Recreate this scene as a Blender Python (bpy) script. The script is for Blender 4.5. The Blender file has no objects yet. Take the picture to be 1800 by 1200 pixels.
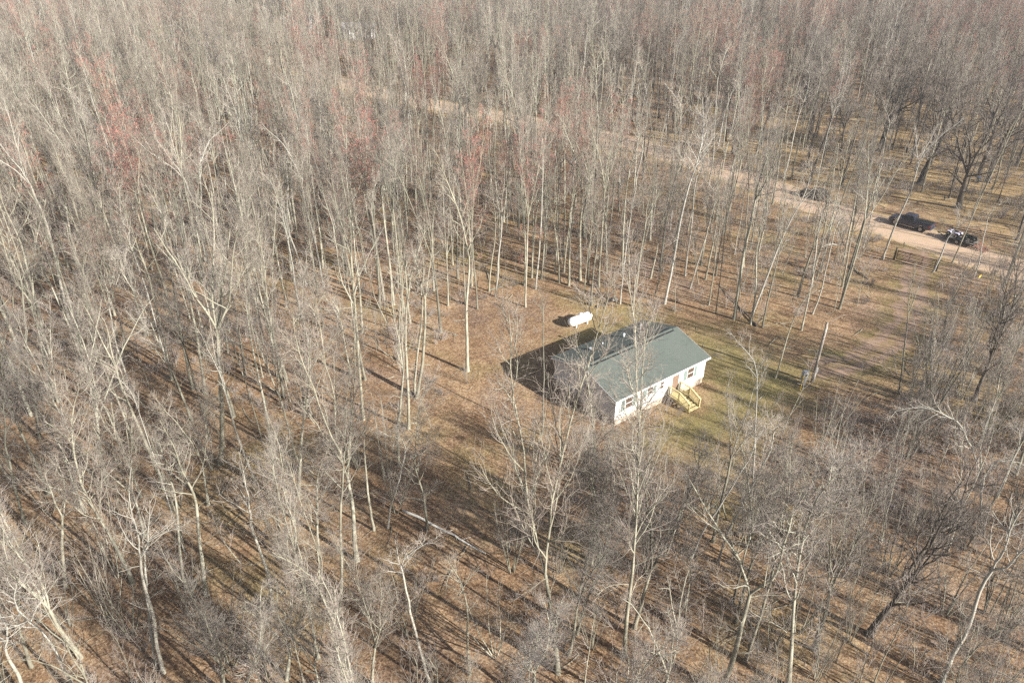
import bpy, math, random
import numpy as np
from mathutils import Vector, Matrix

R = math.radians
random.seed(7)
rng = np.random.default_rng(11)
scene = bpy.context.scene
col = scene.collection

# ------------------------------------------------------------------ camera, sky, sun, exposure
CAM_H, CAM_F, CAM_TH = 40.83, 1282.0, 0.542            # metres, focal length in photo pixels, pitch below the horizon
cam_d = bpy.data.cameras.new('camera')
cam = bpy.data.objects.new('camera', cam_d)
col.objects.link(cam)
cam.location = (0, 0, CAM_H)
cam.rotation_euler = (math.pi / 2 - CAM_TH, 0, 0)
cam_d.sensor_fit = 'HORIZONTAL'
cam_d.sensor_width = 36.0
cam_d.lens = 36.0 * CAM_F / 1800.0
cam_d.clip_start = 1.0
cam_d.clip_end = 6000.0
scene.camera = cam

SUN_EL, SUN_AZ = R(26.0), R(126.0)                      # azimuth clockwise from +Y
world = bpy.data.worlds.new('World')
scene.world = world
world.use_nodes = True
wn = world.node_tree
wn.nodes.clear()
sky = wn.nodes.new('ShaderNodeTexSky')
sky.sky_type = 'NISHITA'
sky.sun_disc = False
sky.sun_elevation = SUN_EL
sky.sun_rotation = SUN_AZ
sky.dust_density = 1.5
bg = wn.nodes.new('ShaderNodeBackground')
bg.inputs['Strength'].default_value = 0.06
wo = wn.nodes.new('ShaderNodeOutputWorld')
wn.links.new(sky.outputs[0], bg.inputs[0])
wn.links.new(bg.outputs[0], wo.inputs[0])

sun_d = bpy.data.lights.new('sun', 'SUN')
sun_d.energy = 5.0
sun_d.angle = R(0.5)
sun_d.color = (1.0, 0.955, 0.875)
sun = bpy.data.objects.new('sun', sun_d)
col.objects.link(sun)
to_sun = Vector((math.sin(SUN_AZ) * math.cos(SUN_EL), math.cos(SUN_AZ) * math.cos(SUN_EL), math.sin(SUN_EL)))
sun.rotation_euler = to_sun.to_track_quat('Z', 'Y').to_euler()
sun.location = to_sun * 300

scene.view_settings.view_transform = 'Standard'
scene.view_settings.look = 'None'
scene.view_settings.gamma = 1.0
scene.view_settings.exposure = 1.2
scene.render.engine = 'CYCLES'
scene.cycles.max_bounces = 4
scene.cycles.diffuse_bounces = 2
scene.cycles.glossy_bounces = 1
scene.cycles.transparent_max_bounces = 4
scene.cycles.use_denoising = False
scene.render.film_transparent = False

# ------------------------------------------------------------------ photo pixel -> place on the ground
CT, ST = math.cos(CAM_TH), math.sin(CAM_TH)


def ray(px, py):
    u, v = (px - 900) / CAM_F, (600 - py) / CAM_F
    return np.array([u, CT + v * ST, -ST + v * CT])


def at(px, py, z=0.0):
    r = ray(px, py)
    t = (z - CAM_H) / r[2]
    return np.array([r[0] * t, r[1] * t, z])


def project(x, y, z=0.0):
    x, y, z = np.asarray(x, float), np.asarray(y, float), np.asarray(z, float)
    dz = z - CAM_H
    d = y * CT - dz * ST
    u = y * ST + dz * CT
    d = np.where(d < 0.5, 0.5, d)
    return 900 + CAM_F * x / d, 600 - CAM_F * u / d, d


def in_poly(px, py, poly):
    px, py = np.asarray(px), np.asarray(py)
    inside = np.zeros(px.shape, bool)
    n = len(poly)
    for i in range(n):
        x0, y0 = poly[i]
        x1, y1 = poly[(i + 1) % n]
        c = (y0 > py) != (y1 > py)
        with np.errstate(divide='ignore', invalid='ignore'):
            xi = (x1 - x0) * (py - y0) / (y1 - y0 + 1e-12) + x0
        inside ^= c & (px < xi)
    return inside


def seg_dist(px, py, line):
    best = np.full(np.shape(px), 1e9)
    for (x0, y0), (x1, y1) in zip(line[:-1], line[1:]):
        dx, dy = x1 - x0, y1 - y0
        t = np.clip(((px - x0) * dx + (py - y0) * dy) / (dx * dx + dy * dy), 0, 1)
        best = np.minimum(best, np.hypot(px - x0 - t * dx, py - y0 - t * dy))
    return best


# ------------------------------------------------------------------ materials
def mat(name):
    m = bpy.data.materials.new(name)
    m.use_nodes = True
    nt = m.node_tree
    b = nt.nodes['Principled BSDF']
    b.inputs['Specular IOR Level'].default_value = 0.3
    return m, nt, b


def node(nt, t, **kw):
    n = nt.nodes.new(t)
    for k, v in kw.items():
        if k in n.inputs.keys() if hasattr(n.inputs, 'keys') else False:
            n.inputs[k].default_value = v
        else:
            setattr(n, k, v)
    return n


def ramp(nt, src, stops, interp='LINEAR'):
    r = nt.nodes.new('ShaderNodeValToRGB')
    r.color_ramp.interpolation = interp
    e = r.color_ramp.elements
    while len(e) < len(stops):
        e.new(0.5)
    for i, (p, c) in enumerate(stops):
        e[i].position = p
        e[i].color = (*c, 1) if len(c) == 3 else c
    nt.links.new(src, r.inputs[0])
    return r.outputs[0]


def noise(nt, vec, scale, detail=3, rough=0.55):
    n = nt.nodes.new('ShaderNodeTexNoise')
    n.inputs['Scale'].default_value = scale
    n.inputs['Detail'].default_value = detail
    n.inputs['Roughness'].default_value = rough
    nt.links.new(vec, n.inputs['Vector'])
    return n.outputs['Fac']


def mix(nt, fac, a, b, blend='MIX'):
    n = nt.nodes.new('ShaderNodeMix')
    n.data_type = 'RGBA'
    n.blend_type = blend
    for s, v in ((0, fac), (6, a), (7, b)):
        if hasattr(v, 'links'):
            nt.links.new(v, n.inputs[s])
        elif s == 0:
            n.inputs[0].default_value = v
        else:
            n.inputs[s].default_value = (*v, 1)
    return n.outputs[2]


def math_n(nt, op, a, b=0.0, clamp=False):
    n = nt.nodes.new('ShaderNodeMath')
    n.operation = op
    n.use_clamp = clamp
    for i, v in enumerate((a, b)):
        if hasattr(v, 'links'):
            nt.links.new(v, n.inputs[i])
        else:
            n.inputs[i].default_value = v
    return n.outputs[0]


def coord(nt, which='Object'):
    return nt.nodes.new('ShaderNodeTexCoord').outputs[which]


def bump(nt, b, h, strength=0.4, dist=0.05):
    n = nt.nodes.new('ShaderNodeBump')
    n.inputs['Strength'].default_value = strength
    n.inputs['Distance'].default_value = dist
    nt.links.new(h, n.inputs['Height'])
    nt.links.new(n.outputs[0], b.inputs['Normal'])


def plain(name, c, rough=0.6, metal=0.0, var=0.15, scale=3.0):
    m, nt, b = mat(name)
    f = noise(nt, coord(nt), scale, 4)
    dark = tuple(x * (1 - var) for x in c)
    lite = tuple(min(1, x * (1 + var * 0.6)) for x in c)
    nt.links.new(ramp(nt, f, [(0.3, dark), (0.7, lite)]), b.inputs['Base Color'])
    b.inputs['Roughness'].default_value = rough
    b.inputs['Metallic'].default_value = metal
    return m


def bark(name, stops, scale=2.2, tint=0.35, zstretch=0.35):
    """Mottled bark; every tree gets its own tone."""
    m, nt, b = mat(name)
    mp = nt.nodes.new('ShaderNodeMapping')
    mp.inputs['Scale'].default_value = (1, 1, zstretch)
    nt.links.new(coord(nt), mp.inputs[0])
    f = noise(nt, mp.outputs[0], scale, 5, 0.65)
    c = ramp(nt, f, stops)
    oi = nt.nodes.new('ShaderNodeObjectInfo')
    k = ramp(nt, oi.outputs['Random'], [(0, (1 - tint,) * 3), (0.5, (1, 0.97, 0.92)), (1, (1 + tint * 0.5, 1 + tint * 0.5, 1 + tint * 0.52))])
    nt.links.new(mix(nt, 1.0, c, k, 'MULTIPLY'), b.inputs['Base Color'])
    b.inputs['Roughness'].default_value = 0.9
    b.inputs['Specular IOR Level'].default_value = 0.15
    return m


M = {}
M['bark_grey'] = bark('grey_bark', [(0.25, (0.13, 0.122, 0.095)), (0.5, (0.285, 0.275, 0.22)), (0.72, (0.42, 0.41, 0.335))], 2.2, 0.5)
M['twig_grey'] = bark('grey_twigs', [(0.3, (0.20, 0.172, 0.155)), (0.7, (0.36, 0.325, 0.285))], 0.4, 0.3)
M['bark_birch'] = bark('white_bark', [(0.22, (0.10, 0.09, 0.08)), (0.33, (0.30, 0.29, 0.255)), (0.7, (0.44, 0.43, 0.385))], 2.6, 0.2, 1.6)
M['twig_birch'] = bark('birch_twigs', [(0.3, (0.28, 0.24, 0.205)), (0.7, (0.46, 0.42, 0.37))], 0.4, 0.2)
M['bark_dark'] = bark('dark_bark', [(0.25, (0.06, 0.053, 0.046)), (0.7, (0.18, 0.16, 0.135))], 3.0, 0.25)
M['twig_dark'] = bark('dark_twigs', [(0.3, (0.15, 0.13, 0.12)), (0.7, (0.27, 0.24, 0.22))], 0.4, 0.25)
M['twig_red'] = bark('red_budding_twigs', [(0.3, (0.22, 0.15, 0.13)), (0.7, (0.36, 0.26, 0.23))], 0.4, 0.2)
M['bud_red'] = bark('red_buds', [(0.3, (0.42, 0.145, 0.125)), (0.7, (0.56, 0.24, 0.21))], 0.6, 0.2)
M['twig_brush'] = bark('brush_stems', [(0.3, (0.25, 0.215, 0.195)), (0.7, (0.47, 0.42, 0.38))], 0.5, 0.35)


# ------------------------------------------------------------------ mesh helpers
def tag(o, label=None, cat=None, group=None, kind=None):
    if label: o['label'] = label
    if cat: o['category'] = cat
    if group: o['group'] = group
    if kind: o['kind'] = kind
    return o


def empty(name, loc=(0, 0, 0), rz=0.0):
    o = bpy.data.objects.new(name, None)
    o.empty_display_size = 0.3
    col.objects.link(o)
    o.location = loc
    o.rotation_euler = (0, 0, rz)
    return o


def link(name, me, parent=None):
    o = bpy.data.objects.new(name, me)
    col.objects.link(o)
    if parent is not None:
        o.parent = parent
    return o


def np_mesh(name, V, Q, mats, mi=None, smooth=True):
    """V (n,3) points, Q (m,4) quads (or (m,3) triangles)."""
    me = bpy.data.meshes.new(name)
    V = np.asarray(V, np.float32)
    Q = np.asarray(Q, np.int32)
    k = Q.shape[1]
    me.vertices.add(len(V))
    me.vertices.foreach_set('co', V.ravel())
    me.loops.add(Q.size)
    me.loops.foreach_set('vertex_index', Q.ravel())
    me.polygons.add(len(Q))
    me.polygons.foreach_set('loop_start', np.arange(0, Q.size, k, dtype=np.int32))
    me.polygons.foreach_set('use_smooth', np.full(len(Q), smooth, bool))
    for m in mats:
        me.materials.append(m)
    if mi is not None:
        me.polygons.foreach_set('material_index', np.asarray(mi, np.int32))
    me.update(calc_edges=True)
    return me


class MB:
    """Collects boxes, bars, prisms and tubes into one mesh."""

    def __init__(self):
        self.v, self.f = [], []

    def add(self, vs, fs):
        n = len(self.v)
        self.v += [tuple(map(float, p)) for p in vs]
        self.f += [tuple(i + n for i in q) for q in fs]
        return self

    def box(self, x0, x1, y0, y1, z0, z1):
        return self.add([(x0, y0, z0), (x1, y0, z0), (x1, y1, z0), (x0, y1, z0), (x0, y0, z1), (x1, y0, z1), (x1, y1, z1), (x0, y1, z1)],
                        [(3, 2, 1, 0), (4, 5, 6, 7), (0, 1, 5, 4), (1, 2, 6, 5), (2, 3, 7, 6), (3, 0, 4, 7)])

    def bar(self, p0, p1, w, h):
        """square bar from p0 to p1"""
        p0, p1 = Vector(p0), Vector(p1)
        d = (p1 - p0).normalized()
        s = d.cross(Vector((0, 0, 1)))
        s = s.normalized() if s.length > 1e-4 else Vector((1, 0, 0))
        u = s.cross(d)
        vs = [p + s * a * w / 2 + u * b * h / 2 for p in (p0, p1) for a, b in ((-1, -1), (1, -1), (1, 1), (-1, 1))]
        return self.add(vs, [(0, 1, 2, 3), (7, 6, 5, 4), (0, 4, 5, 1), (1, 5, 6, 2), (2, 6, 7, 3), (3, 7, 4, 0)])

    def tube(self, pts, rad, n=8, cap=True):
        pts = [Vector(p) for p in pts]
        rad = rad if hasattr(rad, '__len__') else [rad] * len(pts)
        d0 = (pts[-1] - pts[0]).normalized()
        ref = Vector((1, 0, 0)) if abs(d0.x) < 0.8 else Vector((0, 1, 0))
        vs, fs = [], []
        for i, p in enumerate(pts):
            t = (pts[min(i + 1, len(pts) - 1)] - pts[max(i - 1, 0)]).normalized()
            a = t.cross(ref).normalized()
            b = t.cross(a)
            vs += [p + (a * math.cos(2 * math.pi * k / n) + b * math.sin(2 * math.pi * k / n)) * rad[i] for k in range(n)]
        for i in range(len(pts) - 1):
            for k in range(n):
                fs.append((i * n + k, i * n + (k + 1) % n, (i + 1) * n + (k + 1) % n, (i + 1) * n + k))
        if cap:
            fs.append(tuple(range(n - 1, -1, -1)))
            fs.append(tuple(range((len(pts) - 1) * n, len(pts) * n)))
        return self.add(vs, fs)

    def prism(self, prof, y0, y1, inset=None):
        """side profile [(x, z)] extruded across y; inset(z) narrows both sides"""
        ins = inset or (lambda z: 0.0)
        n = len(prof)
        vs = [(x, y0 + ins(z), z) for x, z in prof] + [(x, y1 - ins(z), z) for x, z in prof]
        fs = [tuple(range(n)), tuple(range(2 * n - 1, n - 1, -1))]
        fs += [(i, i + n, (i + 1) % n + n, (i + 1) % n) for i in range(n)]
        return self.add(vs, fs)

    def build(self, name, m, parent=None, smooth=False, bevel=0.0):
        me = bpy.data.meshes.new(name)
        me.from_pydata(self.v, [], self.f)
        me.materials.append(m)
        import bmesh
        bm = bmesh.new()
        bm.from_mesh(me)
        if bevel:
            bmesh.ops.bevel(bm, geom=bm.edges[:], offset=bevel, segments=2, affect='EDGES', clamp_overlap=True, profile=0.6)
        bmesh.ops.recalc_face_normals(bm, faces=bm.faces[:])
        bm.to_mesh(me)
        bm.free()
        if smooth:
            for p in me.polygons:
                p.use_smooth = True
        return link(name, me, parent)


# ------------------------------------------------------------------ layout: road, driveway, yard
ROAD = [(92, 46), (78, 66.5), (69.5, 79.5), (64.2, 87.4), (58.3, 96.2), (54.3, 101.0), (46.0, 112.5), (33.5, 132), (13, 153.5), (-19, 176), (-42, 197), (-82, 246), (-113, 283), (-170, 340), (-260, 430)]
DRIVE = [(55.5, 92.0), (53.2, 87.5), (49.0, 79.5), (43.5, 70.5), (38.0, 65.0), (34.0, 63.2), (30.5, 62.3)]
YARD_PX = [(850, 565), (960, 530), (1120, 545), (1290, 568), (1400, 612), (1470, 590), (1560, 500), (1640, 490), (1600, 590), (1545, 665), (1420, 720), (1330, 790), (1250, 835), (1050, 800), (950, 860), (890, 945), (765, 950), (735, 860), (765, 760), (825, 690)]
GRASS_PX = [(985, 575), (1120, 550), (1260, 575), (1400, 640), (1440, 700), (1330, 770), (1250, 825), (1120, 800), (1090, 770), (1240, 690), (1190, 575), (1000, 620)]
YARD = [tuple(at(*p)[:2]) for p in YARD_PX]
GRASS = [tuple(at(*p)[:2]) for p in GRASS_PX]
MOSS = [tuple(at(*p)[:2]) for p in [(800, 790), (900, 790), (930, 880), (880, 950), (820, 930), (790, 860)]]
GOLD_PX = [(1150, 235), (1330, 200), (1800, 170), (2500, 190), (2500, 600), (1830, 470), (1720, 400), (1620, 365), (1500, 355), (1330, 300)]
GOLD = [tuple(at(*p)[:2]) for p in GOLD_PX]
HOUSE_O, HOUSE_YAW, HL, HW, HE, HRISE = (9.26, 52.85), 0.634, 11.93, 8.54, 3.03, 1.30


def house_local(x, y):
    dx, dy = np.asarray(x) - HOUSE_O[0], np.asarray(y) - HOUSE_O[1]
    return dx * math.cos(HOUSE_YAW) + dy * math.sin(HOUSE_YAW), -dx * math.sin(HOUSE_YAW) + dy * math.cos(HOUSE_YAW)


def smooth_poly(x, y, poly, soft):
    inside = in_poly(x, y, poly)
    d = seg_dist(x, y, list(poly) + [poly[0]])
    return np.clip(0.5 + np.where(inside, d, -d) / (2 * soft), 0, 1)


# ------------------------------------------------------------------ ground
def make_ground():
    gx = np.concatenate([[-3500, -1200, -600, -400], np.arange(-300, -90, 4.0), np.arange(-90, 110, 0.9), np.arange(110, 301, 4.0), [400, 600, 1200, 3500]])
    gy = np.concatenate([[-1500, -300, -60], np.arange(0, 150, 0.9), np.arange(150, 300, 2.5), np.arange(300, 480, 6.0), [600, 1000, 3500]])
    X, Y = np.meshgrid(gx, gy)
    x, y = X.ravel(), Y.ravel()
    nx, ny = len(gx), len(gy)
    V = np.stack([x, y, np.zeros_like(x)], 1)
    i = np.arange(nx * ny).reshape(ny, nx)
    Q = np.stack([i[:-1, :-1].ravel(), i[:-1, 1:].ravel(), i[1:, 1:].ravel(), i[1:, :-1].ravel()], 1)
    grass = np.maximum(0.95 * smooth_poly(x, y, GRASS, 4.5), 0.50 * smooth_poly(x, y, MOSS, 4.0))
    grass = np.maximum(grass, 0.55 * np.clip(1 - (seg_dist(x, y, DRIVE) - 2.0) / 3.0, 0, 1))
    gold = np.maximum(smooth_poly(x, y, GOLD, 6), np.clip(1 - (seg_dist(x, y, ROAD) - 3.5) / 4.5, 0, 1) * 0.9)
    gold = np.maximum(gold, 0.35 * smooth_poly(x, y, YARD, 5))
    dirt = np.clip(1 - (seg_dist(x, y, ROAD) - 2.2) / 2.2, 0, 1)
    me = np_mesh('ground', V, Q, [M['ground']], smooth=False)
    a = me.color_attributes.new('region', 'FLOAT_COLOR', 'POINT')
    a.data.foreach_set('color', np.stack([grass, gold, dirt, np.ones_like(x)], 1).astype(np.float32).ravel())
    tag(link('ground', me), kind='structure')


def leaf_litter_color(nt, v, green=0.0):
    """tan, orange-brown and dark dead leaves, a hand's breadth each, in drifts"""
    vo = nt.nodes.new('ShaderNodeTexVoronoi')
    vo.inputs['Scale'].default_value = 9.0
    vo.inputs['Randomness'].default_value = 1.0
    nt.links.new(v, vo.inputs['Vector'])
    sep = nt.nodes.new('ShaderNodeSeparateColor')
    nt.links.new(vo.outputs['Color'], sep.inputs[0])
    drift = noise(nt, v, 0.16, 5, 0.6)
    fine = noise(nt, v, 1.1, 4, 0.65)
    k = math_n(nt, 'MULTIPLY_ADD', sep.outputs[0], 0.34)
    k.node.inputs[2].default_value = -0.06
    k = math_n(nt, 'ADD', k, math_n(nt, 'MULTIPLY', drift, 0.50))
    k = math_n(nt, 'ADD', k, math_n(nt, 'MULTIPLY', fine, 0.40))
    c = ramp(nt, k, [(0.20, (0.060, 0.034, 0.021)), (0.40, (0.168, 0.100, 0.059)), (0.58, (0.295, 0.189, 0.110)), (0.80, (0.47, 0.345, 0.22))])
    tone = noise(nt, v, 0.075, 4, 0.6)
    olive = ramp(nt, k, [(0.20, (0.060, 0.048, 0.020)), (0.48, (0.235, 0.185, 0.082)), (0.78, (0.46, 0.37, 0.19))])
    grey = ramp(nt, k, [(0.20, (0.05, 0.034, 0.026)), (0.50, (0.175, 0.118, 0.088)), (0.80, (0.36, 0.27, 0.21))])
    c = mix(nt, ramp(nt, tone, [(0.52, (0,) * 3), (0.66, (0.7,) * 3)]), c, olive)
    c = mix(nt, ramp(nt, tone, [(0.32, (0.8,) * 3), (0.46, (0,) * 3)]), c, grey)
    return c, fine, sep.outputs[1]


def ground_material():
    m, nt, b = mat('leaf_litter_ground')
    v = coord(nt, 'Object')
    litter, fine, rnd = leaf_litter_color(nt, v)
    at_ = nt.nodes.new('ShaderNodeAttribute')
    at_.attribute_name = 'region'
    sep = nt.nodes.new('ShaderNodeSeparateColor')
    nt.links.new(at_.outputs['Color'], sep.inputs[0])
    patch = noise(nt, v, 0.35, 6, 0.7)
    blade = noise(nt, v, 6.0, 3, 0.7)
    grass_c = ramp(nt, blade, [(0.3, (0.105, 0.098, 0.036)), (0.52, (0.225, 0.195, 0.076)), (0.72, (0.40, 0.33, 0.155))])
    gold_c = ramp(nt, math_n(nt, 'ADD', math_n(nt, 'MULTIPLY', blade, 0.5), math_n(nt, 'MULTIPLY', patch, 0.5)), [(0.3, (0.17, 0.105, 0.055)), (0.5, (0.38, 0.265, 0.14)), (0.7, (0.55, 0.42, 0.245))])
    dirt_c = ramp(nt, blade, [(0.3, (0.30, 0.215, 0.15)), (0.7, (0.48, 0.36, 0.26))])

    def soft(w, lo=0.42, hi=0.62):
        s = math_n(nt, 'ADD', w, math_n(nt, 'MULTIPLY', math_n(nt, 'SUBTRACT', patch, 0.5), 1.5))
        mr = nt.nodes.new('ShaderNodeMapRange')
        mr.interpolation_type = 'SMOOTHSTEP'
        nt.links.new(s, mr.inputs[0])
        mr.inputs[1].default_value, mr.inputs[2].default_value = lo, hi
        return mr.outputs[0]
    c = mix(nt, soft(sep.outputs[1], 0.35, 0.8), litter, gold_c)
    c = mix(nt, math_n(nt, 'MULTIPLY', soft(sep.outputs[0], 0.15, 0.95), 0.8), c, grass_c)
    c = mix(nt, soft(sep.outputs[2]), c, dirt_c)
    nt.links.new(c, b.inputs['Base Color'])
    b.inputs['Roughness'].default_value = 1.0
    b.inputs['Specular IOR Level'].default_value = 0.05
    h = math_n(nt, 'ADD', math_n(nt, 'MULTIPLY', fine, 0.6), math_n(nt, 'MULTIPLY', rnd, 0.35))
    bump(nt, b, h, 0.9, 0.16)
    return m


M['ground'] = ground_material()
make_ground()


def catmull(line, step):
    P = [np.array(p, float) for p in line]
    out = []
    for i in range(len(P) - 1):
        p0, p1, p2, p3 = P[max(i - 1, 0)], P[i], P[i + 1], P[min(i + 2, len(P) - 1)]
        n = max(2, int(np.linalg.norm(p2 - p1) / step))
        for t in np.linspace(0, 1, n, endpoint=False):
            out.append(0.5 * (2 * p1 + (p2 - p0) * t + (2 * p0 - 5 * p1 + 4 * p2 - p3) * t * t + (3 * p1 - p0 - 3 * p2 + p3) * t ** 3))
    out.append(P[-1])
    return np.array(out)


def strip(name, line, half, z, m, step=0.7, rag=0.35, cross=8, crown=0.0):
    """a road or track: rows across the centre line with ragged edges"""
    c = catmull(line, step)
    t = np.gradient(c, axis=0)
    t /= np.linalg.norm(t, axis=1)[:, None]
    nrm = np.stack([-t[:, 1], t[:, 0]], 1)
    n = len(c)

    def edge():
        e = rng.normal(0, 1, n + 20)
        e = np.convolve(e, np.ones(5) / 5, 'same')[10:-10] + 0.4 * rng.normal(0, 1, n)
        return half + rag * e
    el, er = edge(), edge()
    u = np.linspace(-1, 1, cross + 1)
    V = np.zeros((n, cross + 1, 3))
    for j, uu in enumerate(u):
        w = np.where(uu < 0, er, el)
        V[:, j, :2] = c + nrm * (uu * w)[:, None]
        V[:, j, 2] = z + crown * (1 - uu * uu)
    i = np.arange(n * (cross + 1)).reshape(n, cross + 1)
    Q = np.stack([i[:-1, :-1].ravel(), i[1:, :-1].ravel(), i[1:, 1:].ravel(), i[:-1, 1:].ravel()], 1)
    me = np_mesh(name, V.reshape(-1, 3), Q, [m], smooth=True)
    uv = me.color_attributes.new('across', 'FLOAT_COLOR', 'POINT')
    a = np.zeros((n, cross + 1, 4))
    a[:, :, 0] = (u * 0.5 + 0.5)[None, :]
    uv.data.foreach_set('color', a.astype(np.float32).ravel())
    return tag(link(name, me), kind='structure')


def road_material(name, base, dark, straw, track=0.5, leaves=0.0):
    m, nt, b = mat(name)
    v = coord(nt)
    f = noise(nt, v, 0.9, 6, 0.7)
    g = noise(nt, v, 14.0, 2, 0.6)
    c = ramp(nt, math_n(nt, 'ADD', math_n(nt, 'MULTIPLY', f, 0.6), math_n(nt, 'MULTIPLY', g, 0.4)), [(0.33, dark), (0.6, base)])
    a = nt.nodes.new('ShaderNodeAttribute')
    a.attribute_name = 'across'
    sep = nt.nodes.new('ShaderNodeSeparateColor')
    nt.links.new(a.outputs['Color'], sep.inputs[0])
    w = ramp(nt, sep.outputs[0], [(0.0, (1,) * 3), (0.16, (0.25,) * 3), (0.28, (0,) * 3), (0.40, (track,) * 3), (0.5, (track * 1.2,) * 3), (0.60, (track,) * 3), (0.72, (0,) * 3), (0.84, (0.25,) * 3), (1.0, (1,) * 3)][:9])
    k = math_n(nt, 'MULTIPLY', w, ramp(nt, noise(nt, v, 0.7, 6, 0.75), [(0.35, (0,) * 3), (0.6, (1,) * 3)]))
    c = mix(nt, k, c, straw)
    if leaves:
        lit, _, _ = leaf_litter_color(nt, v)
        c = mix(nt, ramp(nt, noise(nt, v, 0.8, 6, 0.75), [(0.42, (0,) * 3), (0.62, (leaves,) * 3)]), c, lit)
    nt.links.new(c, b.inputs['Base Color'])
    b.inputs['Roughness'].default_value = 1.0
    b.inputs['Specular IOR Level'].default_value = 0.05
    bump(nt, b, g, 0.5, 0.05)
    return m


M['road'] = road_material('sandy_gravel_road', (0.56, 0.41, 0.30), (0.44, 0.31, 0.22), (0.45, 0.34, 0.19), 0.3)
M['drive'] = road_material('leafy_track', (0.37, 0.265, 0.205), (0.26, 0.175, 0.13), (0.27, 0.20, 0.09), 0.85, 0.65)
strip('road', ROAD, 4.1, 0.006, M['road'], crown=0.05)
strip('driveway', DRIVE, 1.8, 0.008, M['drive'], step=0.5, rag=0.55, cross=10)

# ------------------------------------------------------------------ house
M['siding'], nt, b = mat('white_lap_siding')
v = coord(nt)
sx = nt.nodes.new('ShaderNodeSeparateXYZ')
nt.links.new(v, sx.inputs[0])
lap = math_n(nt, 'FRACT', math_n(nt, 'MULTIPLY', sx.outputs['Z'], 8.0))
nt.links.new(mix(nt, math_n(nt, 'MULTIPLY', noise(nt, v, 0.8, 5), 0.5), (0.76, 0.75, 0.73), (0.58, 0.56, 0.53)), b.inputs['Base Color'])
b.inputs['Roughness'].default_value = 0.5
bump(nt, b, math_n(nt, 'SUBTRACT', 1.0, lap), 0.6, 0.02)

M['shingle'], nt, b = mat('green_shingles')
v = coord(nt)
br = nt.nodes.new('ShaderNodeTexBrick')
br.inputs['Scale'].default_value = 1.0
br.inputs['Brick Width'].default_value = 0.30
br.inputs['Row Height'].default_value = 0.14
br.inputs['Mortar Size'].default_value = 0.010
br.inputs['Mortar Smooth'].default_value = 0.3
br.inputs['Bias'].default_value = 0.0
br.inputs['Color1'].default_value = (0.108, 0.124, 0.110, 1)
br.inputs['Color2'].default_value = (0.122, 0.140, 0.124, 1)
br.inputs['Mortar'].default_value = (0.06, 0.078, 0.068, 1)
nt.links.new(v, br.inputs['Vector'])
weather = noise(nt, v, 0.35, 6, 0.65)
c = mix(nt, ramp(nt, weather, [(0.35, (0,) * 3), (0.7, (0.4,) * 3)]), br.outputs['Color'], (0.140, 0.152, 0.135))
nt.links.new(c, b.inputs['Base Color'])
b.inputs['Roughness'].default_value = 0.95
stain = ramp(nt, noise(nt, v, 0.55, 7, 0.75), [(0.56, (0,) * 3), (0.74, (0.65,) * 3)])
c = mix(nt, stain, c, (0.062, 0.072, 0.062))
nt.links.new(c, b.inputs['Base Color'])
bump(nt, b, br.outputs['Fac'], -0.4, 0.01)

M['trim'] = plain('white_trim', (0.78, 0.78, 0.77), 0.4, 0, 0.08)
M['skirt'] = plain('tan_skirting', (0.58, 0.50, 0.41), 0.8, 0, 0.2, 2.0)
M['glass'], nt, b = mat('window_glass')
b.inputs['Base Color'].default_value = (0.10, 0.07, 0.052, 1)
b.inputs['Roughness'].default_value = 0.12
b.inputs['Specular IOR Level'].default_value = 0.6
M['shutter'] = plain('grey_green_shutters', (0.21, 0.27, 0.25), 0.6, 0, 0.15)
M['door'] = plain('brown_door', (0.22, 0.15, 0.11), 0.5, 0, 0.15)
M['wood'] = plain('yellow_pine_lumber', (0.60, 0.51, 0.27), 0.75, 0, 0.25, 5.0)
M['galv'] = plain('galvanised_steel', (0.62, 0.64, 0.66), 0.45, 0.3, 0.15)
M['black'] = plain('black_plastic', (0.02, 0.02, 0.022), 0.5, 0, 0.2)
M['tank'] = plain('white_tank_paint', (0.86, 0.86, 0.85), 0.35, 0, 0.06, 1.0)
M['pole'] = plain('weathered_pole_wood', (0.30, 0.265, 0.225), 0.9, 0, 0.45, 6.0)
M['meter'] = plain('pale_grey_steel', (0.42, 0.42, 0.42), 0.5, 0.1, 0.12)
M['yellow'] = plain('yellow_plastic', (0.75, 0.50, 0.05), 0.5, 0, 0.15)
M['rust'] = plain('rusty_brown_tube', (0.17, 0.085, 0.045), 0.8, 0, 0.35, 8.0)
M['post'] = plain('dark_mossy_post', (0.085, 0.075, 0.05), 0.95, 0, 0.4, 6.0)

house = empty('house', (*HOUSE_O, 0), HOUSE_YAW)
tag(house, 'single storey white house with green shingled roof in the clearing', 'house')


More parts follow.
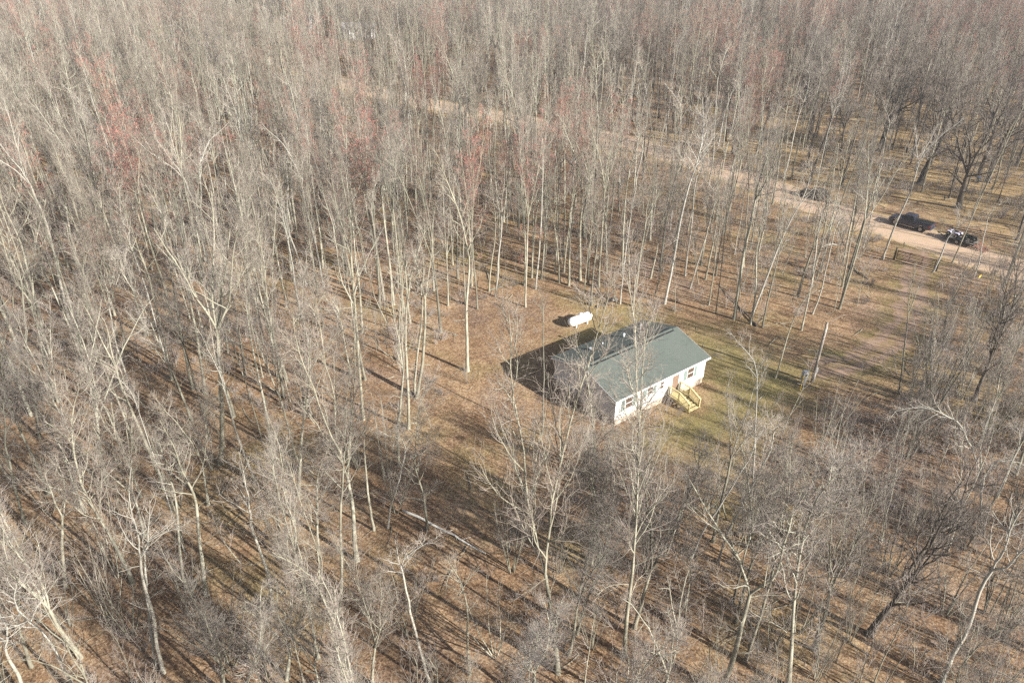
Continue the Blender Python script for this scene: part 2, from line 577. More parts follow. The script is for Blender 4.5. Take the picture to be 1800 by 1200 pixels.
def house_parts():
    z0 = 0.62
    MB().box(0.04, HL - 0.04, 0.04, HW - 0.04, -0.05, z0).build('skirting', M['skirt'], house)
    sl = HRISE / (HW / 2 + 0.3)
    zt = HE - 0.06
    mid = zt + sl * (HW / 2)
    prof = [(0, z0), (HW, z0), (HW, zt), (HW / 2, mid), (0, zt)]
    w = MB()
    n = len(prof)
    w.add([(0, y, z) for y, z in prof] + [(HL, y, z) for y, z in prof], [tuple(range(n)), tuple(range(2 * n - 1, n - 1, -1))] + [(i, (i + 1) % n, (i + 1) % n + n, i + n) for i in range(n)])
    w.build('wall', M['siding'], house)
    # corner boards, 2 cm proud
    for x in (0, HL):
        for y in (0, HW):
            x0, x1 = (x - 0.02, x + 0.09) if x == 0 else (x - 0.09, x + 0.02)
            y0, y1 = (y - 0.02, y + 0.09) if y == 0 else (y - 0.09, y + 0.02)
            MB().box(x0, x1, y0, y1, z0 + 0.02, HE - 0.12).build('corner_trim', M['trim'], house)
    # roof: one sheet folded over the ridge, 9 cm thick
    o, th = 0.3, 0.09
    rf = MB()
    sec = [(-o, HE - th), (-o, HE), (HW / 2, HE + HRISE), (HW + o, HE), (HW + o, HE - th), (HW / 2, HE + HRISE - th)]
    m = len(sec)
    rf.add([(-o, y, z) for y, z in sec] + [(HL + o, y, z) for y, z in sec], [tuple(range(m)), tuple(range(2 * m - 1, m - 1, -1))] + [(i, (i + 1) % m, (i + 1) % m + m, i + m) for i in range(m)])
    roof = rf.build('roof', M['shingle'], house)
    # fascia and rake boards
    fa = MB()
    for y0, y1 in ((-o - 0.025, -o - 0.002), (HW + o + 0.002, HW + o + 0.025)):
        fa.box(-o - 0.025, HL + o + 0.025, y0, y1, HE - 0.20, HE - 0.012)
    for x0, x1 in ((-o - 0.025, -o - 0.002), (HL + o + 0.002, HL + o + 0.025)):
        for s in (0, 1):
            ya, za = (-o, HE) if s == 0 else (HW + o, HE)
            yb, zb = HW / 2, HE + HRISE
            q = [(ya, za - 0.20), (ya, za - 0.012), (yb, zb - 0.012), (yb, zb - 0.20)]
            fa.add([(x0, y, z) for y, z in q] + [(x1, y, z) for y, z in q], [(0, 1, 2, 3), (7, 6, 5, 4), (0, 4, 5, 1), (1, 5, 6, 2), (2, 6, 7, 3), (3, 7, 4, 0)])
    fa.build('fascia', M['trim'], house)
    so = MB()
    so.box(-o, HL + o, -o, 0.0, HE - 0.125, HE - 0.10)
    so.box(-o, HL + o, HW, HW + o, HE - 0.125, HE - 0.10)
    so.build('soffit', M['trim'], house)
    # ridge vent: dark mesh edges under a shingled cap
    rv, rc = MB(), MB()
    zr = HE + HRISE

    def saddle(mb, hw, h, x0, x1):
        pr = [(HW / 2 - hw, zr - hw * sl - 0.02), (HW / 2 - hw, zr - hw * sl + h), (HW / 2, zr + h), (HW / 2 + hw, zr - hw * sl + h), (HW / 2 + hw, zr - hw * sl - 0.02), (HW / 2, zr - 0.03)]
        k = len(pr)
        mb.add([(x0, y, z) for y, z in pr] + [(x1, y, z) for y, z in pr], [tuple(range(k)), tuple(range(2 * k - 1, k - 1, -1))] + [(i, (i + 1) % k, (i + 1) % k + k, i + k) for i in range(k)])
    saddle(rv, 0.31, 0.03, 0.45, HL - 0.45)
    rvo = rv.build('ridge_vent', M['black'], house)
    saddle(rc, 0.17, 0.075, 0.53, HL - 0.53)
    rc.build('vent_cap', M['shingle'], rvo)

    def back_z(y):
        return HE + (HW + o - y) * sl
    # flue, vent pipes and box vent on the rear slope
    y = 6.32
    p = MB().tube([(9.15, y, back_z(y) - 0.05), (9.15, y, back_z(y) + 0.75)], 0.085, 12)
    p.tube([(9.15, y, back_z(y) + 0.75), (9.15, y, back_z(y) + 0.80), (9.15, y, back_z(y) + 0.92), (9.15, y, back_z(y) + 0.97)], [0.09, 0.15, 0.15, 0.04], 12)
    p.build('flue_pipe', M['galv'], house, True)
    y = 6.85
    p = MB().tube([(7.4, y, back_z(y) - 0.05), (7.4, y, back_z(y) + 0.28)], 0.10, 12)
    p.tube([(7.4, y, back_z(y) + 0.26), (7.4, y, back_z(y) + 0.32), (7.4, y, back_z(y) + 0.42)], [0.12, 0.17, 0.06], 12)
    p.build('roof_vent', M['galv'], house, True)
    y = 7.05
    MB().tube([(4.75, y, back_z(y) - 0.05), (4.75, y, back_z(y) + 0.25)], 0.055, 10).build('vent_pipe', M['galv'], house, True)
    y = 7.0
    bx = MB()
    z = back_z(y)
    bx.prism([(3.05, z - 0.05), (3.05, z + 0.16), (3.32, z + 0.16), (3.45, z - 0.05)], y - 0.2, y + 0.2)
    bx.build('box_vent', M['galv'], house)
    y = 8.3
    MB().tube([(2.95, y, back_z(y) - 0.05), (2.95, y, back_z(y) + 0.12)], 0.04, 8).build('vent_pipe', M['black'], house, True)

    # windows: frame, glass and meeting rail; shutters beside them
    def window(x0, x1, z0, z1, shut=True, y=0.0):
        f = MB()
        t = 0.07
        for (a0, a1, c0, c1) in ((x0, x1, z0, z0 + t), (x0, x1, z1 - t, z1), (x0, x0 + t, z0 + t, z1 - t), (x1 - t, x1, z0 + t, z1 - t), (x0 + t, x1 - t, (z0 + z1) / 2 - 0.025, (z0 + z1) / 2 + 0.025)):
            f.box(a0, a1, y - 0.045, y + 0.02, c0, c1)
        fo = f.build('window', M['trim'], house)
        MB().box(x0 + t, x1 - t, y - 0.012, y + 0.01, z0 + t, z1 - t).build('pane', M['glass'], fo)
        if shut:
            for a in (x0 - 0.42, x1 + 0.04):
                s = MB().box(a, a + 0.38, y - 0.03, y + 0.01, z0 - 0.02, z1 + 0.02)
                for k in range(10):
                    zz = z0 + 0.05 + k * (z1 - z0 - 0.1) / 10
                    s.box(a + 0.05, a + 0.33, y - 0.045, y - 0.031, zz, zz + 0.06)
                s.build('shutter', M['shutter'], house)
    window(1.15, 2.15, 1.35, 2.6)
    window(3.9, 4.75, 1.7, 2.6)
    window(5.6, 6.2, 1.7, 2.6, False)
    window(9.35, 10.35, 1.35, 2.6)
    d = MB().box(7.3, 8.2, -0.035, 0.02, 0.68, 2.68)
    do = d.build('door', M['door'], house)
    MB().tube([(7.4, -0.07, 1.62), (7.4, -0.035, 1.62)], 0.035, 8).build('handle', M['galv'], do)
    fr = MB()
    fr.box(7.2, 7.297, -0.05, 0.02, 0.66, 2.78)
    fr.box(8.203, 8.3, -0.05, 0.02, 0.66, 2.78)
    fr.box(7.297, 8.203, -0.05, 0.02, 2.683, 2.78)
    fr.build('door_frame', M['trim'], do)
    g = MB().box(-0.035, 0.01, 3.3, 4.2, 1.35, 2.6)
    go = g.build('window', M['trim'], house)
    MB().box(-0.045, -0.036, 3.37, 4.13, 1.42, 2.53).build('pane', M['glass'], go)


house_parts()

# wooden entry steps: landing at the door, stairs running straight out, rails both sides
st = empty('entry_steps', (*HOUSE_O, 0), HOUSE_YAW)
tag(st, 'yellow wooden entry stairs with railings at the front door of the house', 'stairs')


def steps():
    x0, x1, lz = 6.95, 8.45, 0.64
    y_land = -1.35
    la = MB()
    k = 9
    for i in range(k):
        a = -0.03 - (i + 1) * (1.3 / k)
        la.box(x0, x1, a, a + 1.3 / k - 0.012, lz - 0.04, lz)
    la.box(x0 + 0.02, x1 - 0.02, -1.30, -1.26, lz - 0.22, lz - 0.042)
    la.box(x0 + 0.02, x0 + 0.06, -1.25, -0.04, lz - 0.22, lz - 0.042)
    la.box(x1 - 0.06, x1 - 0.02, -1.25, -0.04, lz - 0.22, lz - 0.042)
    la.build('landing', M['wood'], st)
    n, run, rise = 5, 0.34, lz / 5
    for i in range(n - 1):
        z = lz - (i + 1) * rise
        y = y_land - i * run
        MB().box(x0 + 0.05, x1 - 0.05, y - run + 0.02, y - 0.01, z - 0.045, z).build('step', M['wood'], st)
    yb = y_land - (n - 1) * run
    for x in (x0 + 0.03, x1 - 0.03):
        MB().bar((x, y_land + 0.05, lz - 0.14), (x, yb - 0.05, -0.02), 0.05, 0.26).build('stringer', M['wood'], st)
    for x in (x0 + 0.03, x1 - 0.03):
        r = MB()
        top = lz + 0.95
        for (y, zb, zt) in ((-0.12, 0.0, top), (y_land, 0.0, top), (yb + 0.05, 0.0, 1.0)):
            r.box(x - 0.045, x + 0.045, y - 0.045, y + 0.045, zb, zt)
        r.bar((x, -0.05, top + 0.02), (x, y_land - 0.03, top + 0.02), 0.14, 0.04)
        r.bar((x, y_land - 0.03, top + 0.02), (x, yb - 0.03, 1.02), 0.14, 0.04)
        r.bar((x, -0.12, lz + 0.12), (x, y_land, lz + 0.12), 0.04, 0.08)
        r.bar((x, y_land, lz + 0.1), (x, yb + 0.05, 0.22), 0.04, 0.08)
        for i in range(9):
            y = -0.22 - i * 0.125
            r.box(x - 0.018, x + 0.018, y - 0.018, y + 0.018, lz + 0.1, top)
        for i in range(1, 11):
            t = i / 11
            y = y_land + (yb + 0.05 - y_land) * t
            r.box(x - 0.018, x + 0.018, y - 0.018, y + 0.018, lz + 0.1 + (0.22 - lz - 0.1) * t, top + (1.0 - top) * t)
        r.build('railing', M['wood'], st)


steps()
bk = empty('bucket', (*(np.array(HOUSE_O) + np.array([math.cos(HOUSE_YAW), math.sin(HOUSE_YAW)]) * 9.4 + np.array([math.sin(HOUSE_YAW), -math.cos(HOUSE_YAW)]) * 0.45), 0))
tag(bk, 'small black bucket on the grass against the house skirting', 'bucket')
MB().tube([(0, 0, 0), (0, 0, 0.36), (0, 0, 0.36), (0, 0, 0.05)], [0.14, 0.18, 0.165, 0.13], 14, False).add([(0.13 * math.cos(a), 0.13 * math.sin(a), 0.05) for a in np.linspace(0, 2 * math.pi, 14, False)], [tuple(range(14))]).build('shell', M['black'], bk)
MB().tube([(0.18 * math.cos(a), 0.02, 0.34 + 0.14 * math.sin(a)) for a in np.linspace(0, math.pi, 9)], 0.008, 5).build('handle', M['galv'], bk)

# ------------------------------------------------------------------ propane tank
pa, pb = at(1002, 574), at(1036, 566)
tk = empty('propane_tank', ((pa[0] + pb[0]) / 2, (pa[1] + pb[1]) / 2, 0), math.atan2(pb[1] - pa[1] + 0.6, pb[0] - pa[0]))
tag(tk, 'white propane tank lying on short legs behind the house', 'propane tank')
tl, tr = 2.75, 0.52
pf = [(-tl / 2 - 0.30, 0.02), (-tl / 2 - 0.27, 0.16), (-tl / 2 - 0.18, 0.32), (-tl / 2 - 0.05, 0.45), (-tl / 2 + 0.1, 0.51), (-tl / 2 + 0.25, tr)]
pf = pf + [(-x, r) for x, r in reversed(pf)]
MB().tube([(x, 0, 0.70) for x, r in pf], [r for x, r in pf], 28).build('vessel', M['tank'], tk, True)
MB().tube([(0.1, 0, 1.18), (0.1, 0, 1.34), (0.1, 0, 1.41), (0.1, 0, 1.43)], [0.24, 0.24, 0.17, 0.02], 16).build('valve_dome', M['tank'], tk, True)
for x in (-0.8, 0.8):
    for s in (-1, 1):
        MB().add([(x - 0.06, s * 0.30, -0.02), (x + 0.06, s * 0.30, -0.02), (x + 0.06, s * 0.42, -0.02), (x - 0.06, s * 0.42, -0.02), (x - 0.06, s * 0.22, 0.32), (x + 0.06, s * 0.22, 0.32), (x + 0.06, s * 0.38, 0.39), (x - 0.06, s * 0.38, 0.39)],
                 [(3, 2, 1, 0), (4, 5, 6, 7), (0, 1, 5, 4), (1, 2, 6, 5), (2, 3, 7, 6), (3, 0, 4, 7)]).build('leg', M['tank'], tk)

# ------------------------------------------------------------------ utility pole, meter pedestal, gate, rock
pp = at(1427, 672)
up = empty('utility_pole', pp)
tag(up, 'weathered grey utility pole standing beside the driveway', 'utility pole')
MB().tube([(0, 0, -0.3), (0.02, 0, 3), (0.03, 0.02, 6.8)], [0.15, 0.135, 0.11], 12).build('pole', M['pole'], up, True)
MB().tube([(0.1, 0, 6.5), (0.7, 0.25, 6.95), (1.5, 0.6, 7.25), (1.9, 0.75, 7.25)], 0.022, 6).build('arm', M['pole'], up, True)
MB().box(0.12, 0.26, -0.1, 0.1, 1.2, 1.75).build('junction_box', M['meter'], up)
MB().tube([(0.17, 0, 0.0), (0.17, 0, 1.2)], 0.03, 6).tube([(0.15, 0, 1.75), (0.14, 0, 6.4)], 0.02, 6).build('conduit', M['galv'], up, True)
mp = at(1411, 676)
me_ = empty('meter_pedestal', mp, 0.3)
tag(me_, 'pale grey electric meter box on a pedestal next to the utility pole', 'electric meter')
MB().box(-0.22, 0.22, -0.14, 0.14, -0.05, 0.75).build('pedestal', M['meter'], me_, bevel=0.015)
bx = MB().prism([(-0.30, 0.75), (-0.30, 1.5), (-0.18, 1.62), (0.30, 1.62), (0.30, 0.75)], -0.18, 0.18).build('cabinet', M['meter'], me_, bevel=0.015)
MB().tube([(0.0, -0.18, 1.25), (0.0, -0.28, 1.25), (0.0, -0.30, 1.25)], [0.10, 0.10, 0.07], 14).build('meter_dial', M['glass'], bx)
ya, yb_ = at(1406, 686), at(1408, 680)
ys = empty('marker_stake', ya)
tag(ys, 'thin yellow marker stake in the grass in front of the meter box', 'marker stake')
MB().tube([(0, 0, -0.1), (0.1, 0.1, 1.55)], 0.035, 6).build('stake', M['yellow'], ys)
MB().tube([(0.085, 0.085, 1.3), (0.105, 0.105, 1.63)], 0.05, 8).build('cap', M['yellow'], ys, True)

g0, g1 = at(1571, 456), at(1645, 476)
gd = g1 - g0
glen, gyaw = float(np.hypot(gd[0], gd[1])), math.atan2(gd[1], gd[0])
gate = empty('farm_gate', (g0[0], g0[1], 0), gyaw)
tag(gate, 'rusty brown tube farm gate closed across the driveway', 'gate')
fr = MB()
gl0, gl1 = 0.25, glen - 0.3
for x in (gl0, gl1):
    fr.tube([(x, 0, 0.22), (x, 0, 1.38)], 0.05, 8)
for z in (0.22, 1.38):
    fr.tube([(gl0, 0, z), (gl1, 0, z)], 0.05, 8)
fr.build('gate_frame', M['rust'], gate, True)
for i in range(5):
    z = 0.22 + (i + 1) * 1.16 / 6
    MB().tube([(gl0, 0, z), (gl1, 0, z)], 0.04, 6).build('rail', M['rust'], gate, True)
for t in (0.33, 0.66):
    MB().box(gl0 + (gl1 - gl0) * t - 0.03, gl0 + (gl1 - gl0) * t + 0.03, -0.058, -0.052, 0.2, 1.5).build('upright', M['rust'], gate)
for p, h, lab in ((g0, 1.75, 'dark wooden gate post at the end of the gate nearer the woods'), (g1, 1.95, 'dark mossy gate post at the end of the gate nearer the brush thicket')):
    q = empty('gate_post', (p[0], p[1], 0))
    tag(q, lab, 'gate post', 'posts of the farm gate')
    MB().tube([(0, 0, -0.3), (0.01, 0, h * 0.6), (0.03, 0.02, h)], [0.13, 0.12, 0.105], 10).build('post', M['post'], q, True)
    MB().box(-0.16, -0.115, -0.04, 0.04, h * 0.5, h * 0.5 + 0.1).build('hinge', M['rust'], q)


def rock(name, loc, s, seed, m):
    r = np.random.default_rng(seed)
    import bmesh
    bm = bmesh.new()
    bmesh.ops.create_icosphere(bm, subdivisions=3, radius=1)
    dirs = [Vector(r.normal(0, 1, 3)).normalized() for _ in range(14)]
    cut = [r.uniform(0.62, 0.95) for _ in dirs]
    for v_ in bm.verts:
        n_ = v_.co.normalized()
        k = min([1.0] + [c_ / max(0.05, n_.dot(d_)) for d_, c_ in zip(dirs, cut) if n_.dot(d_) > 0.05])
        v_.co = Vector((n_.x * k * s[0], n_.y * k * s[1], n_.z * k * s[2] + s[2] * 0.55))
    me = bpy.data.meshes.new(name)
    bm.to_mesh(me)
    bm.free()
    me.materials.append(m)
    o = link(name, me)
    o.location = loc
    return o


M['rock'] = plain('grey_granite', (0.26, 0.25, 0.235), 0.9, 0, 0.4, 5.0)
tag(rock('boulder', at(1079, 529), (0.55, 0.42, 0.38), 3, M['rock']), 'pale grey boulder at the wood edge behind the house', 'boulder')
# ------------------------------------------------------------------ bare trees: trunk + crown of limbs, branches and twigs
UP = np.array([0, 0, 1.0])


def unit(a):
    return a / (np.linalg.norm(a, axis=-1, keepdims=True) + 1e-9)


def grow(start, d, length, n, up, wig, g):
    """n points per branch; up bends it toward the sky (or the ground), wig makes it wander"""
    B = len(start)
    P = np.zeros((B, n, 3))
    P[:, 0] = start
    d = unit(d)
    for i in range(1, n):
        d = unit(d + UP * up / (n - 1) + g.normal(0, wig, (B, 3)))
        P[:, i] = P[:, i - 1] + d * (length / (n - 1))[:, None]
    return P


def spawn(P, Rad, k, t0, t1, ang, ang_sd, lens, n, up, wig, rf, rmin, g, skip=0.0):
    """k children along every branch of P; lens(t, parent_length) gives their length"""
    B, m, _ = P.shape
    t = t0 + (t1 - t0) * (np.arange(k)[None, :] + g.random((B, k))) / k
    f = np.clip(t * (m - 1), 0, m - 1.001)
    i = f.astype(int)
    w = (f - i)[..., None]
    b = np.arange(B)[:, None]
    p0, p1 = P[b, i], P[b, i + 1]
    s = p0 * (1 - w) + p1 * w
    tan = unit(p1 - p0)
    r = Rad[b, i] * (1 - w[..., 0]) + Rad[b, i + 1] * w[..., 0]
    plen = np.linalg.norm(np.diff(P, axis=1), axis=2).sum(1)[:, None]
    L = lens(t, plen) * g.uniform(0.7, 1.25, t.shape)
    ref = np.where(np.abs(tan[..., 2:3]) > 0.9, np.array([1.0, 0, 0]), UP)
    e1 = unit(np.cross(tan, ref))
    e2 = np.cross(tan, e1)
    az = g.random((B, 1)) * 6.283 + np.arange(k)[None, :] * 2.4 + g.normal(0, 0.5, (B, k))
    a = g.normal(ang, ang_sd, (B, k))
    d = tan * np.cos(a)[..., None] + (e1 * np.cos(az)[..., None] + e2 * np.sin(az)[..., None]) * np.sin(a)[..., None]
    keep = (g.random((B, k)) >= skip).ravel()
    s, d, L, r = s.reshape(-1, 3)[keep], d.reshape(-1, 3)[keep], L.ravel()[keep], r.ravel()[keep]
    C = grow(s, d, L, n, up, wig, g)
    r0 = np.maximum(r * rf, rmin)
    return C, r0


def taper(r0, n, tip):
    u = np.linspace(0, 1, n)[None, :]
    return np.maximum(r0[:, None] * (1 - u) ** 0.8 + tip * u, tip * 0.9)


def tubes(P, Rad, sides):
    B, n, _ = P.shape
    T = unit(np.gradient(P, axis=1))
    d0 = unit(P[:, -1] - P[:, 0])
    ref = np.where(np.abs(d0[:, 2:3]) > 0.85, np.array([1.0, 0.13, 0]), UP + np.array([0.05, 0.02, 0]))
    a = unit(np.cross(T, ref[:, None, :]))
    c = np.cross(T, a)
    th = np.arange(sides) * 2 * np.pi / sides
    V = P[:, :, None, :] + Rad[:, :, None, None] * (a[:, :, None, :] * np.cos(th)[None, None, :, None] + c[:, :, None, :] * np.sin(th)[None, None, :, None])
    i = np.arange(B * n * sides).reshape(B, n, sides)
    q = np.stack([i[:, :-1, :], np.roll(i[:, :-1, :], -1, 2), np.roll(i[:, 1:, :], -1, 2), i[:, 1:, :]], -1)
    return V.reshape(-1, 3), q.reshape(-1, 4)


class Pile:
    def __init__(self):
        self.V, self.Q, self.m, self.n = [], [], [], 0

    def add(self, P, Rad, sides, mi=0):
        V, Q = tubes(P, Rad, sides)
        self.raw(V, Q, mi)

    def raw(self, V, Q, mi):
        self.V.append(V)
        self.Q.append(Q + self.n)
        self.m.append(np.full(len(Q), mi))
        self.n += len(V)

    def mesh(self, name, mats):
        return np_mesh(name, np.concatenate(self.V), np.concatenate(self.Q), mats, np.concatenate(self.m))


def tree_shape(seed, H=20.0, r0=0.17, fork=0.5, nlead=2, spread=0.22, nlimb=9, limb_t0=0.05, limb_ang=0.75, limb_len=3.6, limb_up=0.55,
               nbranch=5, ntwig=4, nfine=1, wig=0.11, bend=0.05, bud=False, dead=4, droop=0.0, thick=1.0, lowlimb=0.0, broken=False, limb_r=0.6):
    """returns (trunk pile, crown pile, height): a forest tree that forks at a share of its height into nlead leaders"""
    g = np.random.default_rng(seed)
    trunk, crown = Pile(), Pile()
    nt = 12
    hf = H * fork
    P = grow(np.array([[0, 0, -0.35]]), np.array([[g.normal(0, 0.02), g.normal(0, 0.02), 1.0]]), np.array([hf + 0.35]), nt, 0.25, bend * 0.5, g)
    u = np.linspace(0, 1, nt)
    rt = r0 * (1 - 0.45 * u) * (1 + 0.55 * np.exp(-u * hf / 0.55))
    trunk.add(P, rt[None, :], 9, 0)
    # leaders
    nl = 11
    az0 = g.random() * 6.283
    az = az0 + np.arange(nlead) * 6.283 / nlead + g.normal(0, 0.3, nlead)
    sp = np.abs(g.normal(spread, spread * 0.35, nlead)) if nlead > 1 else np.array([0.03])
    td = unit(P[0, -1] - P[0, -2])
    d = td[None, :] + np.stack([np.cos(az) * np.tan(sp), np.sin(az) * np.tan(sp), np.zeros(nlead)], 1)
    ll = (H - hf) * (g.uniform(0.78, 1.0, nlead) if nlead > 1 else np.ones(1))
    ll[0] = (H - hf)
    LP = grow(np.repeat(P[:, -1], nlead, 0), d, ll, nl, 0.5, bend * 1.4, g)
    rl = rt[-1] * (0.98 if nlead == 1 else 0.80 if nlead == 2 else 0.68)
    LR = taper(np.full(nlead, rl), nl, 0.016)
    if broken:
        LP, LR = LP[:, :7], np.maximum(LR[:, :7], rl * 0.5)
    crown.add(LP, LR, 7, 0)

    def limb_l(t, pl):
        return limb_len * (1.15 - 0.85 * t)
    L1, r1 = spawn(LP, LR, nlimb, limb_t0, 0.97, limb_ang, 0.16, limb_l, 8, limb_up, wig, limb_r, 0.02, g)
    groups = [(L1, r1)]
    if dead:
        D, rd = spawn(P, rt[None, :], dead, 0.45, 0.98, 1.25, 0.2, lambda t, pl: limb_len * (0.35 + 0.35 * t), 8, -0.1 + 0.3 * g.random(), wig * 1.2, 0.22, 0.012, g)
        groups.append((D, rd))
    if lowlimb:
        D, rd = spawn(P, rt[None, :], int(lowlimb), 0.55, 1.0, 0.95, 0.15, lambda t, pl: limb_len * 1.25, 8, 0.6, wig, 0.5, 0.02, g)
        groups.append((D, rd))
    L1 = np.concatenate([x for x, _ in groups])
    r1 = np.concatenate([x for _, x in groups])
    R1 = taper(r1, 8, 0.008 * thick)
    crown.add(L1, R1, 5, 0)
    L2, r2 = spawn(L1, R1, nbranch, 0.18, 1.0, 0.72, 0.2, lambda t, pl: pl * (0.55 - 0.30 * t), 5, 0.35 - droop, wig * 1.2, 0.6, 0.008 * thick, g, 0.08)
    R2 = taper(r2, 5, 0.005 * thick)
    crown.add(L2, R2, 4, 1)
    # twigs on branches and directly on the leader tops
    L3, r3 = spawn(L2, R2, ntwig, 0.12, 1.0, 0.68, 0.22, lambda t, pl: 0.30 + pl * (0.65 - 0.30 * t), 4, 0.3 - droop * 1.5, wig * 1.3, 0.7, 0.0055 * thick, g, 0.1)
    R3 = taper(r3, 4, 0.0035 * thick)
    crown.add(L3, R3, 3, 1)
    L3b, r3b = spawn(LP, LR, 10, 0.35, 1.0, 0.6, 0.2, lambda t, pl: 0.9 + 0 * t, 4, 0.3, wig, 0.2, 0.006 * thick, g)
    R3b = taper(r3b, 4, 0.0035 * thick)
    crown.add(L3b, R3b, 3, 1)
    if nfine:
        L4, r4 = spawn(np.concatenate([L3, L3b]), np.concatenate([R3, R3b]), nfine, 0.15, 1.0, 0.65, 0.22, lambda t, pl: 0.14 + pl * (0.5 - 0.2 * t), 3, 0.25 - droop, wig, 0.8, 0.0035 * thick, g, 0.1)
        crown.add(L4, taper(r4, 3, 0.0026 * thick), 3, 1)
        tips = L4
    else:
        tips = L3
    if bud:
        k = tips.shape[0]
        sel = g.random(k) < bud
        T = tips[sel]
        c = np.concatenate([T[:, -1], T[:, -2] * 0.5 + T[:, -1] * 0.5])
        s = g.uniform(0.018, 0.036, len(c))[:, None] * thick
        e1 = unit(g.normal(0, 1, c.shape)) * s
        e2 = unit(np.cross(e1, g.normal(0, 1, c.shape))) * s
        V = np.stack([c - e1, c - e2, c + e1, c + e2], 1).reshape(-1, 3)
        crown.raw(V, np.arange(len(V)).reshape(-1, 4), 2)
    return trunk, crown, H


def stems_shape(seed, H=3.0, nstem=7, r0=0.02, spread=0.35, nbr=7, ntw=4, nfine=0, br_len=0.45, wig=0.09, thick=1.0, bow=0.3):
    """many-stemmed bush or a thin sapling (nstem 1)"""
    g = np.random.default_rng(seed)
    pile = Pile()
    az = g.random(nstem) * 6.283
    sp = np.abs(g.normal(spread, spread * 0.4, nstem)) if nstem > 1 else np.array([0.05])
    d = np.stack([np.cos(az) * np.tan(sp), np.sin(az) * np.tan(sp), np.ones(nstem)], 1)
    L = H * g.uniform(0.6, 1.0, nstem)
    L[0] = H
    base = np.stack([np.cos(az), np.sin(az), np.zeros(nstem)], 1) * (0.02 * H if nstem > 1 else 0) + np.array([0, 0, -0.15])
    P = grow(base, d, L + 0.15, 9, bow, wig * 0.6, g)
    Rr = taper(np.full(nstem, r0) * g.uniform(0.7, 1.1, nstem), 9, 0.004 * thick)
    pile.add(P, Rr, 5, 0)
    L2, r2 = spawn(P, Rr, nbr, 0.25, 1.0, 0.65, 0.18, lambda t, pl: pl * br_len * (1.05 - 0.8 * t), 6, 0.4, wig, 0.5, 0.006 * thick, g, 0.08)
    R2 = taper(r2, 6, 0.004 * thick)
    pile.add(L2, R2, 3, 1)
    L3, r3 = spawn(L2, R2, ntw, 0.15, 1.0, 0.65, 0.2, lambda t, pl: 0.10 + pl * (0.5 - 0.25 * t), 4, 0.3, wig, 0.7, 0.0042 * thick, g, 0.1)
    R3 = taper(r3, 4, 0.003 * thick)
    pile.add(L3, R3, 3, 1)
    if nfine:
        L4, r4 = spawn(L3, R3, nfine, 0.2, 1.0, 0.65, 0.2, lambda t, pl: 0.08 + pl * 0.4, 3, 0.2, wig, 0.8, 0.003 * thick, g, 0.1)
        pile.add(L4, taper(r4, 3, 0.0024 * thick), 3, 1)
    return pile, H


KINDS = {}      # kind -> list of dicts(trunk mesh, crown mesh, H, look words)


def add_kind(kind, mats, looks, builders):
    KINDS[kind] = []
    for look, kw in zip(looks, builders):
        t, c, H = tree_shape(**kw)
        KINDS[kind].append(dict(trunk=t.mesh('trunk', [mats[0]]), crown=c.mesh('crown', mats), H=H, look=look))


